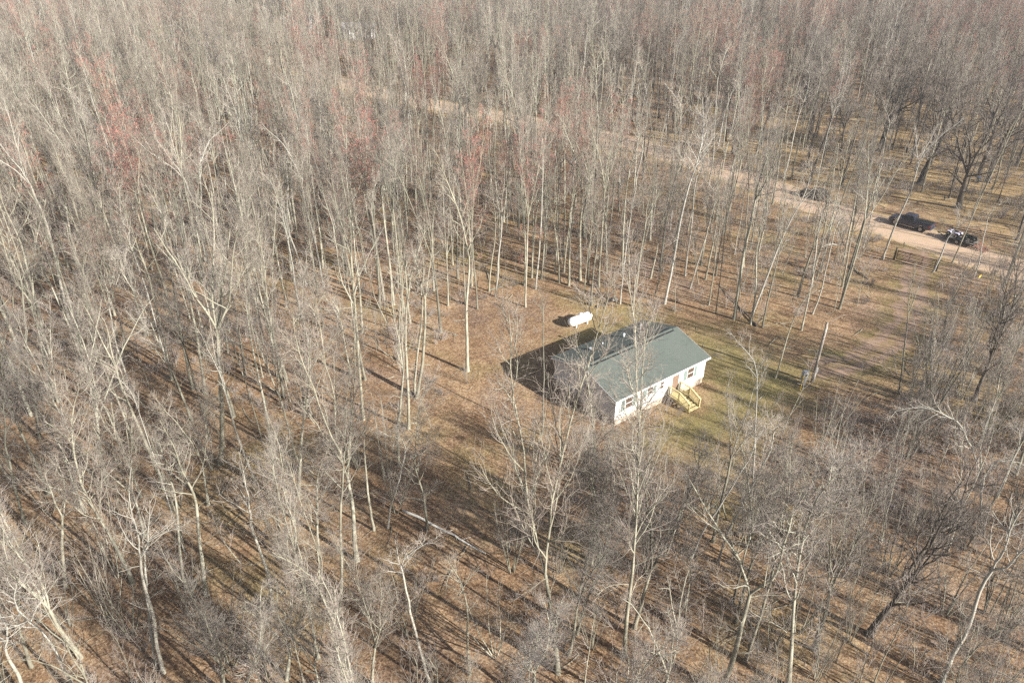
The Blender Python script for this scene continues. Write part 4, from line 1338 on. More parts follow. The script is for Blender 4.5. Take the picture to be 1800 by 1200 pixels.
# low brush of knee height all through the wood
UNDER = []
x, y, g = scatter(1.25, 9)
m = masks(x, y)
far = np.hypot(x, y)
dens = np.full(len(x), 0.065) * (0.1 + 1.5 * clump(x, y, 0.09, 11))
dens[m['low']] *= 3.5
dens[m['thicket']] *= 4
dens[m['open']] *= 1.6
dens[m['left']] *= 0.5
dens[far > 140] *= 0.25
bad = m['house'] | m['steps'] | (m['yard'] & (g.random(len(x)) > 0.06)) | (m['road'] < 3.8) | (m['drive'] < 2.2) | (m['px'] < -60) | (m['px'] > 1900) | (far > 230)
bad |= (np.hypot(x - 58, y - 101) < 4) | (np.hypot(x - 64, y - 92) < 4.5) | (np.hypot(x - 48, y - 110.5) < 4)
for i in np.nonzero((g.random(len(x)) < dens * 1.5625) & ~bad)[0]:
    k = FAR_I['brush'][2 + int(g.integers(2))]
    UNDER.append((k, x[i], y[i], float(g.uniform(0.6, 1.3)), float(g.uniform(0.5, 1.2)), g.random() * 6.283, g.normal(0, 0.1), g.normal(0, 0.1)))
print('near', len(NEAR), have, 'rest', len(REST), 'under', len(UNDER))


# ------------------------------------------------------------------ the mass of the wood and the low brush: one object each
def scatter_object(name, rows, label, cat):
    src = bpy.data.collections.new('woodland_shapes_' + name)
    used = sorted({r[0] for r in rows})
    for k, i in enumerate(used):
        o = bpy.data.objects.new('%s_shape_%02d' % (name, k), FAR[i][1])
        src.objects.link(o)
    new = {i: k for k, i in enumerate(used)}
    me = bpy.data.meshes.new(name)
    n = len(rows)
    me.vertices.add(n)
    A = np.array([r[1:] for r in rows], np.float32)
    me.vertices.foreach_set('co', np.stack([A[:, 0], A[:, 1], np.zeros(n)], 1).astype(np.float32).ravel())
    a = me.attributes.new('pick', 'INT', 'POINT')
    a.data.foreach_set('value', np.array([new[r[0]] for r in rows], np.int32))
    a = me.attributes.new('turn', 'FLOAT_VECTOR', 'POINT')
    a.data.foreach_set('vector', np.stack([-A[:, 6], A[:, 5], A[:, 4]], 1).astype(np.float32).ravel())
    a = me.attributes.new('size', 'FLOAT_VECTOR', 'POINT')
    a.data.foreach_set('vector', np.stack([A[:, 2], A[:, 2], A[:, 3]], 1).astype(np.float32).ravel())
    o = link(name, me)
    tag(o, label, cat, kind='stuff')
    ng = bpy.data.node_groups.new(name, 'GeometryNodeTree')
    ng.interface.new_socket('Geometry', in_out='INPUT', socket_type='NodeSocketGeometry')
    ng.interface.new_socket('Geometry', in_out='OUTPUT', socket_type='NodeSocketGeometry')
    gi, go = ng.nodes.new('NodeGroupInput'), ng.nodes.new('NodeGroupOutput')
    ci = ng.nodes.new('GeometryNodeCollectionInfo')
    ci.inputs['Collection'].default_value = src
    ci.inputs['Separate Children'].default_value = True
    ci.inputs['Reset Children'].default_value = True
    ip = ng.nodes.new('GeometryNodeInstanceOnPoints')
    ip.inputs['Pick Instance'].default_value = True

    def attr(nm, dt):
        q = ng.nodes.new('GeometryNodeInputNamedAttribute')
        q.data_type = dt
        q.inputs['Name'].default_value = nm
        return q.outputs[0]
    e2r = ng.nodes.new('FunctionNodeEulerToRotation')
    L = ng.links
    L.new(gi.outputs[0], ip.inputs['Points'])
    L.new(ci.outputs[0], ip.inputs['Instance'])
    L.new(attr('pick', 'INT'), ip.inputs['Instance Index'])
    L.new(attr('turn', 'FLOAT_VECTOR'), e2r.inputs[0])
    L.new(e2r.outputs[0], ip.inputs['Rotation'])
    L.new(attr('size', 'FLOAT_VECTOR'), ip.inputs['Scale'])
    L.new(ip.outputs[0], go.inputs[0])
    md = o.modifiers.new('scatter', 'NODES')
    md.node_group = ng
    return o


scatter_object('far_woods', REST, 'mass of leafless grey and reddish trees stretching to the top of the photo', 'woods')
scatter_object('undergrowth', UNDER, 'low tangle of bare brown brush on the forest floor', 'undergrowth')

# ------------------------------------------------------------------ birches bent over into arches
def bent_birch(base, via, tip, r0, label, seed):
    g = np.random.default_rng(seed)
    b = at(*base)

    def up_at(p):
        r = ray(*p)
        t = b[1] / r[1]
        return np.array([r[0] * t, b[1], CAM_H + r[2] * t]) - b
    v_, e_ = up_at(via), up_at(tip)
    v_[1] += 0.6
    e_[1] += 1.5
    u = np.linspace(0, 1, 22)[:, None]
    c = 2 * v_ - 0.5 * e_
    P = (c * 2 * u * (1 - u) + e_ * u * u)[None]
    P[0, 0, 2] = -0.2
    P[0, 1:] += g.normal(0, 0.05, (21, 3))
    rr = taper(np.array([r0]), 22, 0.02)
    o = empty('bent_birch', b)
    tag(o, label, 'birch', 'white birches bent into arches')
    p = Pile()
    p.add(P, rr, 8, 0)
    link('trunk', p.mesh('trunk', [M['bark_birch']]), o)
    p = Pile()
    L1, r1 = spawn(P, rr, 26, 0.35, 1.0, 0.6, 0.2, lambda t, pl: 1.9 * (1.2 - 0.7 * t), 7, -0.15, 0.14, 0.5, 0.014, g)
    R1 = taper(r1, 7, 0.008)
    p.add(L1, R1, 4, 0)
    L2, r2 = spawn(L1, R1, 6, 0.15, 1.0, 0.6, 0.2, lambda t, pl: pl * 0.45, 5, -0.1, 0.14, 0.6, 0.009, g)
    R2 = taper(r2, 5, 0.006)
    p.add(L2, R2, 3, 1)
    L3, r3 = spawn(L2, R2, 3, 0.2, 1.0, 0.6, 0.2, lambda t, pl: pl * 0.5, 4, 0.1, 0.14, 0.7, 0.006, g)
    p.add(L3, taper(r3, 4, 0.005), 3, 1)
    link('crown', p.mesh('crown', [M['bark_birch'], M['twig_birch']]), o)


bent_birch((1725, 936), (1700, 765), (1578, 748), 0.09, 'white birch bent over into a long arch pointing toward the driveway', 1)
bent_birch((1732, 945), (1745, 835), (1835, 850), 0.08, 'white birch bent over into an arch crossing the right edge of the photo', 2)
bent_birch((1655, 945), (1690, 925), (1737, 975), 0.05, 'small white birch stem hooked down beside the dark leaning oak', 3)

# ------------------------------------------------------------------ the single trees
THINGS = []   # (object, kind, dict of looks) for the labels
CAT = dict(bare_tree='tree', white_birch='birch', red_maple='maple', dark_oak='oak', sapling='sapling', clump_tree='clump tree', shrub='shrub')
GROUP = dict(bare_tree='leafless grey trees of the wood', white_birch='white barked birches of the wood', red_maple='red budding maples of the wood', dark_oak='dark open grown oaks',
             sapling='bare saplings under the trees', clump_tree='many stemmed grey trees', shrub='bare brown shrubs')
for kind, x_, y_, var, s, sz, rot, lx, ly in NEAR:
    v = KINDS[kind][var]
    q = (Matrix.Rotation(lx, 4, 'Y') @ Matrix.Rotation(-ly, 4, 'X') @ Matrix.Rotation(rot, 4, 'Z')).to_euler()
    if 'trunk' in v:
        o = empty(kind, (x_, y_, 0))
        for part in ('trunk', 'crown'):
            c = link(part, v[part], o)
    else:
        o = link(kind, v['mesh'])
        o.location = (x_, y_, 0)
    o.rotation_euler = q
    o.scale = (s, s, sz)
    THINGS.append((o, kind, dict(look=v['look'], h=v['H'] * sz, girth=s, lean=lx)))
# ------------------------------------------------------------------ vehicles at the road
def paint(name, c, rough=0.25, coat=0.6):
    m, nt, b = mat(name)
    f = noise(nt, coord(nt), 2.5, 4)
    nt.links.new(mix(nt, math_n(nt, 'MULTIPLY', f, 0.35), c, (0.12, 0.10, 0.085)), b.inputs['Base Color'])   # road dust
    b.inputs['Roughness'].default_value = rough
    b.inputs['Coat Weight'].default_value = coat
    b.inputs['Coat Roughness'].default_value = 0.1
    return m


M['truck_paint'] = paint('dark_slate_paint', (0.018, 0.024, 0.055))
M['suv_paint'] = paint('black_green_paint', (0.020, 0.022, 0.020))
M['tyre'] = plain('tyre_rubber', (0.025, 0.024, 0.023), 0.9, 0, 0.3)
M['rim'] = plain('alloy_rim', (0.45, 0.45, 0.46), 0.35, 0.7, 0.1)
M['tint'], nt, b = mat('tinted_glass')
b.inputs['Base Color'].default_value = (0.012, 0.015, 0.022, 1)
b.inputs['Roughness'].default_value = 0.08
b.inputs['Specular IOR Level'].default_value = 0.7
M['red_lens'] = plain('red_lens', (0.45, 0.02, 0.015), 0.25, 0, 0.1)
M['clear_lens'] = plain('clear_lens', (0.65, 0.65, 0.66), 0.2, 0, 0.1)
M['chrome'] = plain('dull_chrome', (0.6, 0.6, 0.62), 0.25, 0.9, 0.1)
M['steel_dark'] = plain('dark_trailer_steel', (0.045, 0.043, 0.042), 0.6, 0.2, 0.3)
M['deck'] = plain('grey_deck_boards', (0.24, 0.21, 0.18), 0.9, 0, 0.35, 4.0)
M['red_ramp'] = plain('faded_red_steel', (0.30, 0.13, 0.09), 0.65, 0, 0.3, 4.0)
M['atv_dark'] = plain('dark_green_plastic', (0.035, 0.042, 0.030), 0.45, 0, 0.25)
M['atv_white'] = plain('white_violet_plastic', (0.58, 0.55, 0.66), 0.4, 0, 0.15)
M['seat'] = plain('black_vinyl', (0.02, 0.02, 0.02), 0.55, 0, 0.2)


def wheel(parent, x, y, r, w, rim=0.62):
    s = 1 if y > 0 else -1
    t = MB()
    prof = [(-w / 2, r * rim), (-w / 2 + 0.01, r * 0.93), (-w / 2 + 0.05, r), (w / 2 - 0.05, r), (w / 2 - 0.01, r * 0.93), (w / 2, r * rim)]
    n = 22
    vs = [(x + q * math.cos(2 * math.pi * k / n), y + yy, r + q * math.sin(2 * math.pi * k / n)) for yy, q in prof for k in range(n)]
    fs = [(i * n + k, i * n + (k + 1) % n, (i + 1) * n + (k + 1) % n, (i + 1) * n + k) for i in range(len(prof) - 1) for k in range(n)]
    t.add(vs, fs)
    wo_ = t.build('wheel', M['tyre'], parent, True)
    m = MB()
    yo = y + s * (w / 2 - 0.03)
    m.tube([(x, yo - s * 0.06, r), (x, yo, r)], r * rim * 0.98, 18)
    for k in range(5):
        a = 2 * math.pi * k / 5
        m.bar((x, yo + s * 0.012, r), (x + math.cos(a) * r * rim * 0.95, yo + s * 0.012, r + math.sin(a) * r * rim * 0.95), 0.07, 0.02)
    m.build('rim', M['rim'], wo_)
    return wo_


def arch(cx, r, zb, n=9):
    return [(cx + r * math.cos(math.pi * k / (n - 1)), zb + max(0.0, r * math.sin(math.pi * k / (n - 1)))) for k in range(n)]


def pickup(loc, yaw, label):
    o = empty('pickup_truck', loc, yaw)
    tag(o, label, 'pickup truck')
    # x forward, rear axle at 0, front axle at 3.65
    zb = 0.48
    prof = [(-1.22, zb + 0.1), (-1.22, 1.30)] + [(1.05, 1.30), (1.08, 1.24), (3.05, 1.24), (4.35, 1.14), (4.55, 1.02), (4.58, zb + 0.05), (4.15, zb)]
    low = arch(3.65, 0.46, zb) + arch(0.0, 0.46, zb)
    body = MB()
    body.prism(prof + low, -0.98, 0.98, lambda z: 0.05 * max(0, (z - 0.9) / 0.4))
    body.build('body', M['truck_paint'], o, bevel=0.018)
    cab = MB()
    cab.prism([(1.10, 1.235), (1.22, 1.86), (1.45, 1.92), (2.55, 1.90), (3.12, 1.235)], -0.94, 0.94, lambda z: 0.20 * max(0, (z - 1.235) / 0.68))
    co = cab.build('cab', M['truck_paint'], o, bevel=0.02)

    def side_z(z):
        return 0.94 - 0.20 * (z - 1.235) / 0.68
    for s in (-1, 1):
        for (a0, a1, b0, b1) in ((1.26, 1.92, 1.32, 1.93), (2.0, 2.78, 2.0, 2.52)):
            z0, z1 = 1.30, 1.78
            q = [(a0, s * (side_z(z0) + 0.004), z0), (a1, s * (side_z(z0) + 0.004), z0), (b1, s * (side_z(z1) + 0.004), z1), (b0, s * (side_z(z1) + 0.004), z1)]
            MB().add(q + [(x, y - s * 0.02, z) for x, y, z in q], [(0, 1, 2, 3), (7, 6, 5, 4), (0, 4, 5, 1), (1, 5, 6, 2), (2, 6, 7, 3), (3, 7, 4, 0)]).build('side_window', M['tint'], co)
    MB().add([(3.08, -0.80, 1.30), (3.08, 0.80, 1.30), (2.62, 0.68, 1.86), (2.62, -0.68, 1.86), (3.10, -0.80, 1.31), (3.10, 0.80, 1.31), (2.64, 0.68, 1.87), (2.64, -0.68, 1.87)],
             [(0, 1, 2, 3), (7, 6, 5, 4), (0, 4, 5, 1), (1, 5, 6, 2), (2, 6, 7, 3), (3, 7, 4, 0)]).build('windshield', M['tint'], co)
    MB().add([(1.115, -0.75, 1.34), (1.115, 0.75, 1.34), (1.205, 0.66, 1.78), (1.205, -0.66, 1.78), (1.10, -0.75, 1.34), (1.10, 0.75, 1.34), (1.19, 0.66, 1.78), (1.19, -0.66, 1.78)],
             [(0, 1, 2, 3), (7, 6, 5, 4), (0, 4, 5, 1), (1, 5, 6, 2), (2, 6, 7, 3), (3, 7, 4, 0)]).build('rear_window', M['tint'], co)
    MB().box(-1.12, 1.02, -0.82, 0.82, 1.303, 1.335).build('bed_cover', M['seat'], o, bevel=0.01)
    MB().box(-1.245, -1.222, -0.80, 0.80, 0.80, 1.29).build('tailgate', M['truck_paint'], o, bevel=0.008)
    for s in (-1, 1):
        MB().box(-1.25, -1.10, s * 0.985 - 0.02 if s > 0 else -1.005 + 0.0, s * 0.985 + 0.02 if s > 0 else -0.965, 0.86, 1.22).build('tail_light', M['red_lens'], o)
        MB().box(4.46, 4.60, s * 0.78 - 0.17, s * 0.78 + 0.17, 0.86, 1.02).build('headlight', M['clear_lens'], o)
        mr = MB().box(2.82, 2.98, s * 1.10 - 0.11, s * 1.10 + 0.11, 1.24, 1.44)
        mr.build('side_mirror', M['truck_paint'], o, bevel=0.015)
        MB().box(0.75, 2.95, s * 1.0 - 0.07, s * 1.0 + 0.07, 0.40, 0.46).build('running_board', M['chrome'], o)
    MB().box(-1.42, -1.25, -0.95, 0.95, 0.50, 0.68).build('rear_bumper', M['chrome'], o, bevel=0.02)
    MB().box(4.585, 4.72, -0.95, 0.95, 0.48, 0.70).build('front_bumper', M['chrome'], o, bevel=0.02)
    MB().box(4.575, 4.61, -0.58, 0.58, 0.74, 1.00).build('grille', M['black'], o)
    for x in (0.0, 3.65):
        for s in (-1, 1):
            wheel(o, x, s * 0.86, 0.40, 0.27)
    return o


def suv(loc, yaw, label):
    o = empty('parked_car', loc, yaw)
    tag(o, label, 'car')
    zb = 0.36
    prof = [(-0.85, zb + 0.1), (-0.92, 0.7), (-0.85, 1.02), (2.55, 1.02), (3.35, 0.93), (3.52, 0.78), (3.55, zb + 0.05), (3.1, zb)]
    MB().prism(prof + arch(2.65, 0.40, zb) + arch(0.0, 0.40, zb), -0.91, 0.91, lambda z: 0.06 * max(0, (z - 0.7) / 0.3)).build('body', M['suv_paint'], o, bevel=0.02)
    cab = MB().prism([(-0.80, 1.015), (-0.60, 1.58), (-0.4, 1.66), (1.45, 1.64), (1.65, 1.58), (2.42, 1.015)], -0.85, 0.85, lambda z: 0.20 * max(0, (z - 1.015) / 0.64)).build('cabin', M['suv_paint'], o, bevel=0.02)

    def sy(z):
        return 0.85 - 0.20 * (z - 1.015) / 0.64
    for s in (-1, 1):
        for (a0, a1, b0, b1) in ((-0.66, 0.05, -0.50, 0.05), (0.13, 0.88, 0.13, 0.84), (0.96, 1.98, 0.92, 1.48)):
            z0, z1 = 1.07, 1.54
            q = [(a0, s * (sy(z0) + 0.004), z0), (a1, s * (sy(z0) + 0.004), z0), (b1, s * (sy(z1) + 0.004), z1), (b0, s * (sy(z1) + 0.004), z1)]
            MB().add(q + [(x, y - s * 0.02, z) for x, y, z in q], [(0, 1, 2, 3), (7, 6, 5, 4), (0, 4, 5, 1), (1, 5, 6, 2), (2, 6, 7, 3), (3, 7, 4, 0)]).build('side_window', M['tint'], cab)
    for nm, xa, xb in (('windshield', 2.37, 1.72), ('rear_window', -0.765, -0.63)):
        e = 0.02 if nm == 'windshield' else -0.02
        q = [(xa, -0.74, 1.07), (xa, 0.74, 1.07), (xb, 0.62, 1.54), (xb, -0.62, 1.54)]
        MB().add(q + [(x + e, y, z + 0.012) for x, y, z in q], [(0, 1, 2, 3), (7, 6, 5, 4), (0, 4, 5, 1), (1, 5, 6, 2), (2, 6, 7, 3), (3, 7, 4, 0)]).build(nm, M['tint'], cab)
    for s in (-1, 1):
        MB().bar((-0.3, s * 0.56, 1.70), (1.3, s * 0.56, 1.69), 0.04, 0.04).build('roof_rail', M['chrome'], cab)
        MB().box(-0.935, -0.80, s * 0.78 - 0.09, s * 0.78 + 0.09, 0.72, 0.98).build('tail_light', M['red_lens'], o)
        MB().box(3.38, 3.54, s * 0.70 - 0.17, s * 0.70 + 0.17, 0.68, 0.82).build('headlight', M['clear_lens'], o)
        MB().box(1.72, 1.86, s * 0.99 - 0.09, s * 0.99 + 0.09, 1.04, 1.18).build('side_mirror', M['suv_paint'], o)
    MB().box(3.53, 3.60, -0.80, 0.80, 0.40, 0.58).build('front_bumper', M['black'], o)
    MB().box(-0.99, -0.90, -0.80, 0.80, 0.42, 0.62).build('rear_bumper', M['black'], o)
    for x in (0.0, 2.65):
        for s in (-1, 1):
            wheel(o, x, s * 0.80, 0.36, 0.23)
    return o


TD = np.array([-0.67, 0.74])
TYAW = math.atan2(TD[1], TD[0])
pickup((59.5, 99.0, 0.03), TYAW, 'dark slate pickup truck parked on the far edge of the dirt road')
suv((49.4, 111.6, 0.03), math.atan2(0.76, -0.65), 'black car parked by the dirt road half hidden behind bare branches')


def trailer(loc, yaw):
    o = empty('utility_trailer', loc, yaw)
    tag(o, 'dark flatbed trailer with lowered red ramp hitched behind the pickup truck', 'trailer')
    L, W, h = 4.3, 1.95, 0.58
    for k in range(6):
        y = -W / 2 + 0.03 + k * (W - 0.06) / 6
        MB().box(-L / 2 + 0.02, L / 2 - 0.02, y + 0.006, y + (W - 0.06) / 6 - 0.006, h, h + 0.045).build('deck_board', M['deck'], o)
    f = MB()
    for s in (-1, 1):
        f.box(-L / 2, L / 2, s * W / 2 - 0.03, s * W / 2 + 0.03, h - 0.12, h + 0.05)
    for x in (-L / 2 + 0.03, 0, L / 2 - 0.03):
        f.box(x - 0.03, x + 0.03, -W / 2 + 0.03, W / 2 - 0.03, h - 0.12, h - 0.005)
    f.build('frame', M['steel_dark'], o)
    for s in (-1, 1):
        r = MB()
        r.tube([(-L / 2 + 0.03, s * W / 2, h + 0.42), (L / 2 - 0.03, s * W / 2, h + 0.42)], 0.025, 6)
        for k in range(5):
            x = -L / 2 + 0.03 + k * (L - 0.06) / 4
            r.tube([(x, s * W / 2, h + 0.05), (x, s * W / 2, h + 0.42)], 0.022, 6)
        r.build('side_rail', M['steel_dark'], o, True)
        MB().prism([(-0.55, 0.62), (-0.42, 0.78), (0.42, 0.78), (0.55, 0.62), (0.52, 0.60), (0.40, 0.75), (-0.40, 0.75), (-0.52, 0.60)], s * (W / 2 + 0.16) - 0.13, s * (W / 2 + 0.16) + 0.13).build('fender', M['steel_dark'], o)
        wheel(o, 0.0, s * (W / 2 + 0.16), 0.34, 0.2)
    MB().bar((L / 2 - 0.05, -0.75, h - 0.07), (L / 2 + 1.35, 0, h - 0.07), 0.07, 0.09).bar((L / 2 - 0.05, 0.75, h - 0.07), (L / 2 + 1.35, 0, h - 0.07), 0.07, 0.09).build('tongue', M['steel_dark'], o)
    MB().tube([(L / 2 + 1.0, 0.14, 0.15), (L / 2 + 1.0, 0.14, 1.0)], 0.035, 8).tube([(L / 2 + 1.0, 0.14, 0.02), (L / 2 + 1.0, 0.14, 0.16)], [0.09, 0.05], 8).build('jack', M['galv'], o)
    ra = MB()
    a, bq = Vector((-L / 2 - 0.03, 0, h)), Vector((-L / 2 - 1.45, 0, 0.06))
    for s in (-0.92, -0.46, 0, 0.46, 0.92):
        ra.bar((a.x, s, a.z), (bq.x, s, bq.z), 0.05, 0.05)
    for k in range(9):
        p = a.lerp(bq, k / 8)
        ra.bar((p.x, -0.92, p.z + 0.03), (p.x, 0.92, p.z + 0.03), 0.12, 0.02)
    ra.build('ramp', M['red_ramp'], o)
    return o


TR = np.array([62.72, 94.55])
RD = np.array([-0.55, 0.835])
RYAW = math.atan2(RD[1], RD[0])
trailer((*TR, 0.03), RYAW)


def quad(loc, yaw, label, m):
    o = empty('quad_bike', loc, yaw)
    tag(o, label, 'quad bike', 'quad bikes carried on the trailer')
    MB().prism([(-0.55, 0.42), (-0.62, 0.62), (-0.2, 0.72), (0.25, 0.70), (0.55, 0.80), (0.72, 0.66), (0.66, 0.42), (0.3, 0.30), (-0.3, 0.30)], -0.20, 0.20).build('body', m, o, bevel=0.03)
    for x in (-0.55, 0.55):
        for s in (-1, 1):
            MB().prism([(x - 0.36, 0.50), (x - 0.25, 0.66), (x + 0.25, 0.68), (x + 0.36, 0.52), (x + 0.33, 0.50), (x + 0.22, 0.63), (x - 0.22, 0.61), (x - 0.33, 0.48)], s * 0.39 - 0.19, s * 0.39 + 0.19).build('fender', m, o, bevel=0.01)
            wheel(o, x, s * 0.44, 0.29, 0.24, 0.5)
    MB().prism([(-0.52, 0.70), (-0.50, 0.82), (-0.2, 0.84), (0.2, 0.80), (0.24, 0.71)], -0.15, 0.15).build('seat', M['seat'], o, bevel=0.03)
    MB().tube([(0.36, 0.36, 1.02), (0.42, 0.12, 0.98), (0.42, -0.12, 0.98), (0.36, -0.36, 1.02)], 0.02, 6).tube([(0.46, 0, 0.76), (0.42, 0, 0.98)], 0.035, 6).build('handlebar', M['black'], o, True)
    for x0, z in ((0.52, 0.86), (-0.88, 0.80)):
        r = MB()
        for k in range(5):
            y = -0.36 + k * 0.18
            r.tube([(x0, y, z), (x0 + 0.42, y, z)], 0.012, 5)
        for x in (x0, x0 + 0.42):
            r.tube([(x, -0.36, z), (x, 0.36, z)], 0.014, 5)
        r.tube([(x0 + 0.2, 0.2, z - 0.2), (x0 + 0.2, 0.2, z)], 0.012, 5).tube([(x0 + 0.2, -0.2, z - 0.2), (x0 + 0.2, -0.2, z)], 0.012, 5)
        r.build('rack', M['black'], o, True)


zq = 0.03 + 0.625
quad((*(TR + RD * 1.15), zq), RYAW, 'dark quad bike with white and violet fenders at the front of the trailer', M['atv_white'])
quad((*(TR - RD * 1.0), zq), RYAW, 'dark green quad bike at the ramp end of the trailer', M['atv_dark'])

# ------------------------------------------------------------------ fallen logs and branches
def log(p0, p1, r0, r1, m, label, cat='log', arc=0.0, seed=1):
    g = np.random.default_rng(seed)
    a, b_ = at(*p0), at(*p1)
    o = empty('fallen_log', (a + b_) / 2)
    tag(o, label, cat)
    n = 12
    t = np.linspace(0, 1, n)
    P = a[None] * (1 - t[:, None]) + b_[None] * t[:, None] - (a + b_)[None] / 2
    nrm = np.array([-(b_ - a)[1], (b_ - a)[0], 0])
    P += nrm[None] * (arc * np.sin(t * math.pi))[:, None] + g.normal(0, 0.03, (n, 3))
    R_ = r0 + (r1 - r0) * t
    P[:, 2] = R_ * 0.75 + 0.12 * np.sin(t * 7) ** 2
    MB().tube(P, list(R_), 9).build('trunk', m, o, True)
    br_ = MB()
    d = (b_ - a) / np.linalg.norm(b_ - a)
    for k in range(5):
        i = 5 + k
        s = 1 if k % 2 else -1
        q = P[i]
        e = q + d * 0.6 + nrm / np.linalg.norm(nrm) * s * 0.5 + np.array([0, 0, 0.25])
        br_.tube([q, (q + e) / 2 + np.array([0, 0, 0.05]), e], [R_[i] * 0.35, R_[i] * 0.25, 0.01], 5)
    br_.build('branch', m, o, True)


M['log_white'] = bark('fallen_birch_bark', [(0.25, (0.2, 0.18, 0.15)), (0.36, (0.62, 0.60, 0.55)), (0.7, (0.76, 0.74, 0.69))], 1.5, 0.05, 1.0)
log((708, 899), (852, 974), 0.12, 0.055, M['log_white'], 'long white fallen birch log lying in the open below the house', arc=0.02)
log((1455, 432), (1488, 430), 0.13, 0.07, M['bark_birch'], 'pale fallen log lying among trees short of the gate and pickup truck', seed=2)
log((1490, 468), (1528, 492), 0.14, 0.06, M['bark_grey'], 'grey fallen log in the brush beside the driveway near the gate', seed=3)
log((1048, 541), (1075, 531), 0.10, 0.04, M['bark_dark'], 'dark fallen branch lying against the boulder behind the house', seed=4)
log((860, 512), (890, 502), 0.12, 0.05, M['bark_grey'], 'grey fallen log at the wood edge beyond the propane tank', seed=5)
log((1330, 575), (1262, 500), 0.12, 0.03, M['bark_dark'], 'dark leaning fallen branch at the wood edge beyond the house roof', seed=6)

g = np.random.default_rng(321)
n = 5200
xs = g.uniform(-95, 100, n)
yy_ = g.uniform(8, 150, n) ** 1.0
mm = masks(xs, yy_)
ok = ~(mm['house'] | mm['steps'] | (mm['road'] < 3.6) | (mm['drive'] < 1.9) | (mm['yard'] & (g.random(n) > 0.25)))
xs, yy_ = xs[ok], yy_[ok]
n = len(xs)
L = g.gamma(2.2, 0.55, n) + 0.3
az = g.random(n) * 6.283
P = grow(np.stack([xs, yy_, g.uniform(0.01, 0.06, n)], 1), np.stack([np.cos(az), np.sin(az), g.uniform(0, 0.10, n)], 1), L, 5, -0.04, 0.10, g)
P[:, :, 2] = np.abs(P[:, :, 2]) * 0.6 + 0.01
pile = Pile()
pile.add(P, taper(0.008 + 0.012 * L * g.uniform(0.4, 1.2, n), 5, 0.004), 4, 0)
tag(link('fallen_branches', pile.mesh('fallen_branches', [M['bark_grey']])), 'dead sticks and branches strewn over the leaf litter', 'fallen branches', kind='stuff')

# ------------------------------------------------------------------ far buildings and small things by the road
M['barn_wall'] = plain('white_metal_siding', (0.74, 0.74, 0.75), 0.5, 0, 0.12, 0.5)
M['barn_roof'] = plain('pale_metal_roof', (0.42, 0.42, 0.44), 0.4, 0.2, 0.15, 0.4)


def shed(name, px, py, w, d_, h, rise, yaw, label):
    p = at(px, py)
    o = empty(name, p, yaw)
    tag(o, label, 'shed')
    prof = [(-d_ / 2, -0.1), (d_ / 2, -0.1), (d_ / 2, h), (0, h + rise), (-d_ / 2, h)]
    k = len(prof)
    MB().add([(-w / 2, y, z) for y, z in prof] + [(w / 2, y, z) for y, z in prof], [tuple(range(k)), tuple(range(2 * k - 1, k - 1, -1))] + [(i, (i + 1) % k, (i + 1) % k + k, i + k) for i in range(k)]).build('wall', M['barn_wall'], o)
    e, t = 0.4, 0.12
    s = rise / (d_ / 2)
    sec = [(-d_ / 2 - e, h - e * s + 0.01), (0, h + rise + 0.01), (d_ / 2 + e, h - e * s + 0.01), (d_ / 2 + e, h - e * s + t), (0, h + rise + t), (-d_ / 2 - e, h - e * s + t)]
    k = len(sec)
    MB().add([(-w / 2 - e, y, z) for y, z in sec] + [(w / 2 + e, y, z) for y, z in sec], [tuple(range(k)), tuple(range(2 * k - 1, k - 1, -1))] + [(i, (i + 1) % k, (i + 1) % k + k, i + k) for i in range(k)]).build('roof', M['barn_roof'], o)
    MB().box(-1.4, 1.4, -d_ / 2 - 0.06, -d_ / 2 + 0.02, 0, h * 0.8).build('door', M['barn_roof'], o)
    MB().box(2.2, 3.2, -d_ / 2 - 0.05, -d_ / 2 + 0.02, h * 0.4, h * 0.75).build('window', M['tint'], o)


shed('pole_barn', 632, 66, 11, 8, 3.4, 1.5, 0.25, 'white barn glimpsed through bare trees far beyond the dirt road')
shed('garden_shed', 535, 52, 7, 5, 2.8, 1.3, -0.3, 'small white shed farther off than the white barn in the woods')
p = at(1718, 321)
br = empty('barrel', p)
tag(br, 'small dark barrel with a blue lid on the golden ground behind the big forked oak', 'barrel')
M['blue'] = plain('blue_plastic', (0.05, 0.13, 0.34), 0.4, 0, 0.15)
MB().tube([(0, 0, 0), (0, 0, 0.05), (0, 0, 0.45), (0, 0, 0.9)], [0.28, 0.30, 0.32, 0.29], 16).build('drum', M['atv_dark'], br, True)
MB().tube([(0, 0, 0.9), (0, 0, 0.97), (0, 0, 1.0)], [0.31, 0.31, 0.2], 16).build('lid', M['blue'], br, True)
p = at(1720, 492)
sg = empty('road_marker', p, 0.5)
sg.scale = (0.7, 0.7, 0.7)
tag(sg, 'bright yellow leaning marker panel in brush beside the dirt road', 'road marker')
MB().tube([(0, 0, -0.1), (0.05, 0.0, 0.6)], 0.03, 6).build('post', M['galv'], sg)
MB().add([(-0.35, -0.03, 0.45), (0.30, -0.03, 0.55), (0.42, 0.03, 0.95), (-0.1, 0.03, 0.85), (-0.35, -0.05, 0.45), (0.30, -0.05, 0.55), (0.42, 0.01, 0.95), (-0.1, 0.01, 0.85)],
         [(0, 1, 2, 3), (7, 6, 5, 4), (0, 4, 5, 1), (1, 5, 6, 2), (2, 6, 7, 3), (3, 7, 4, 0)]).build('panel', M['yellow'], sg)

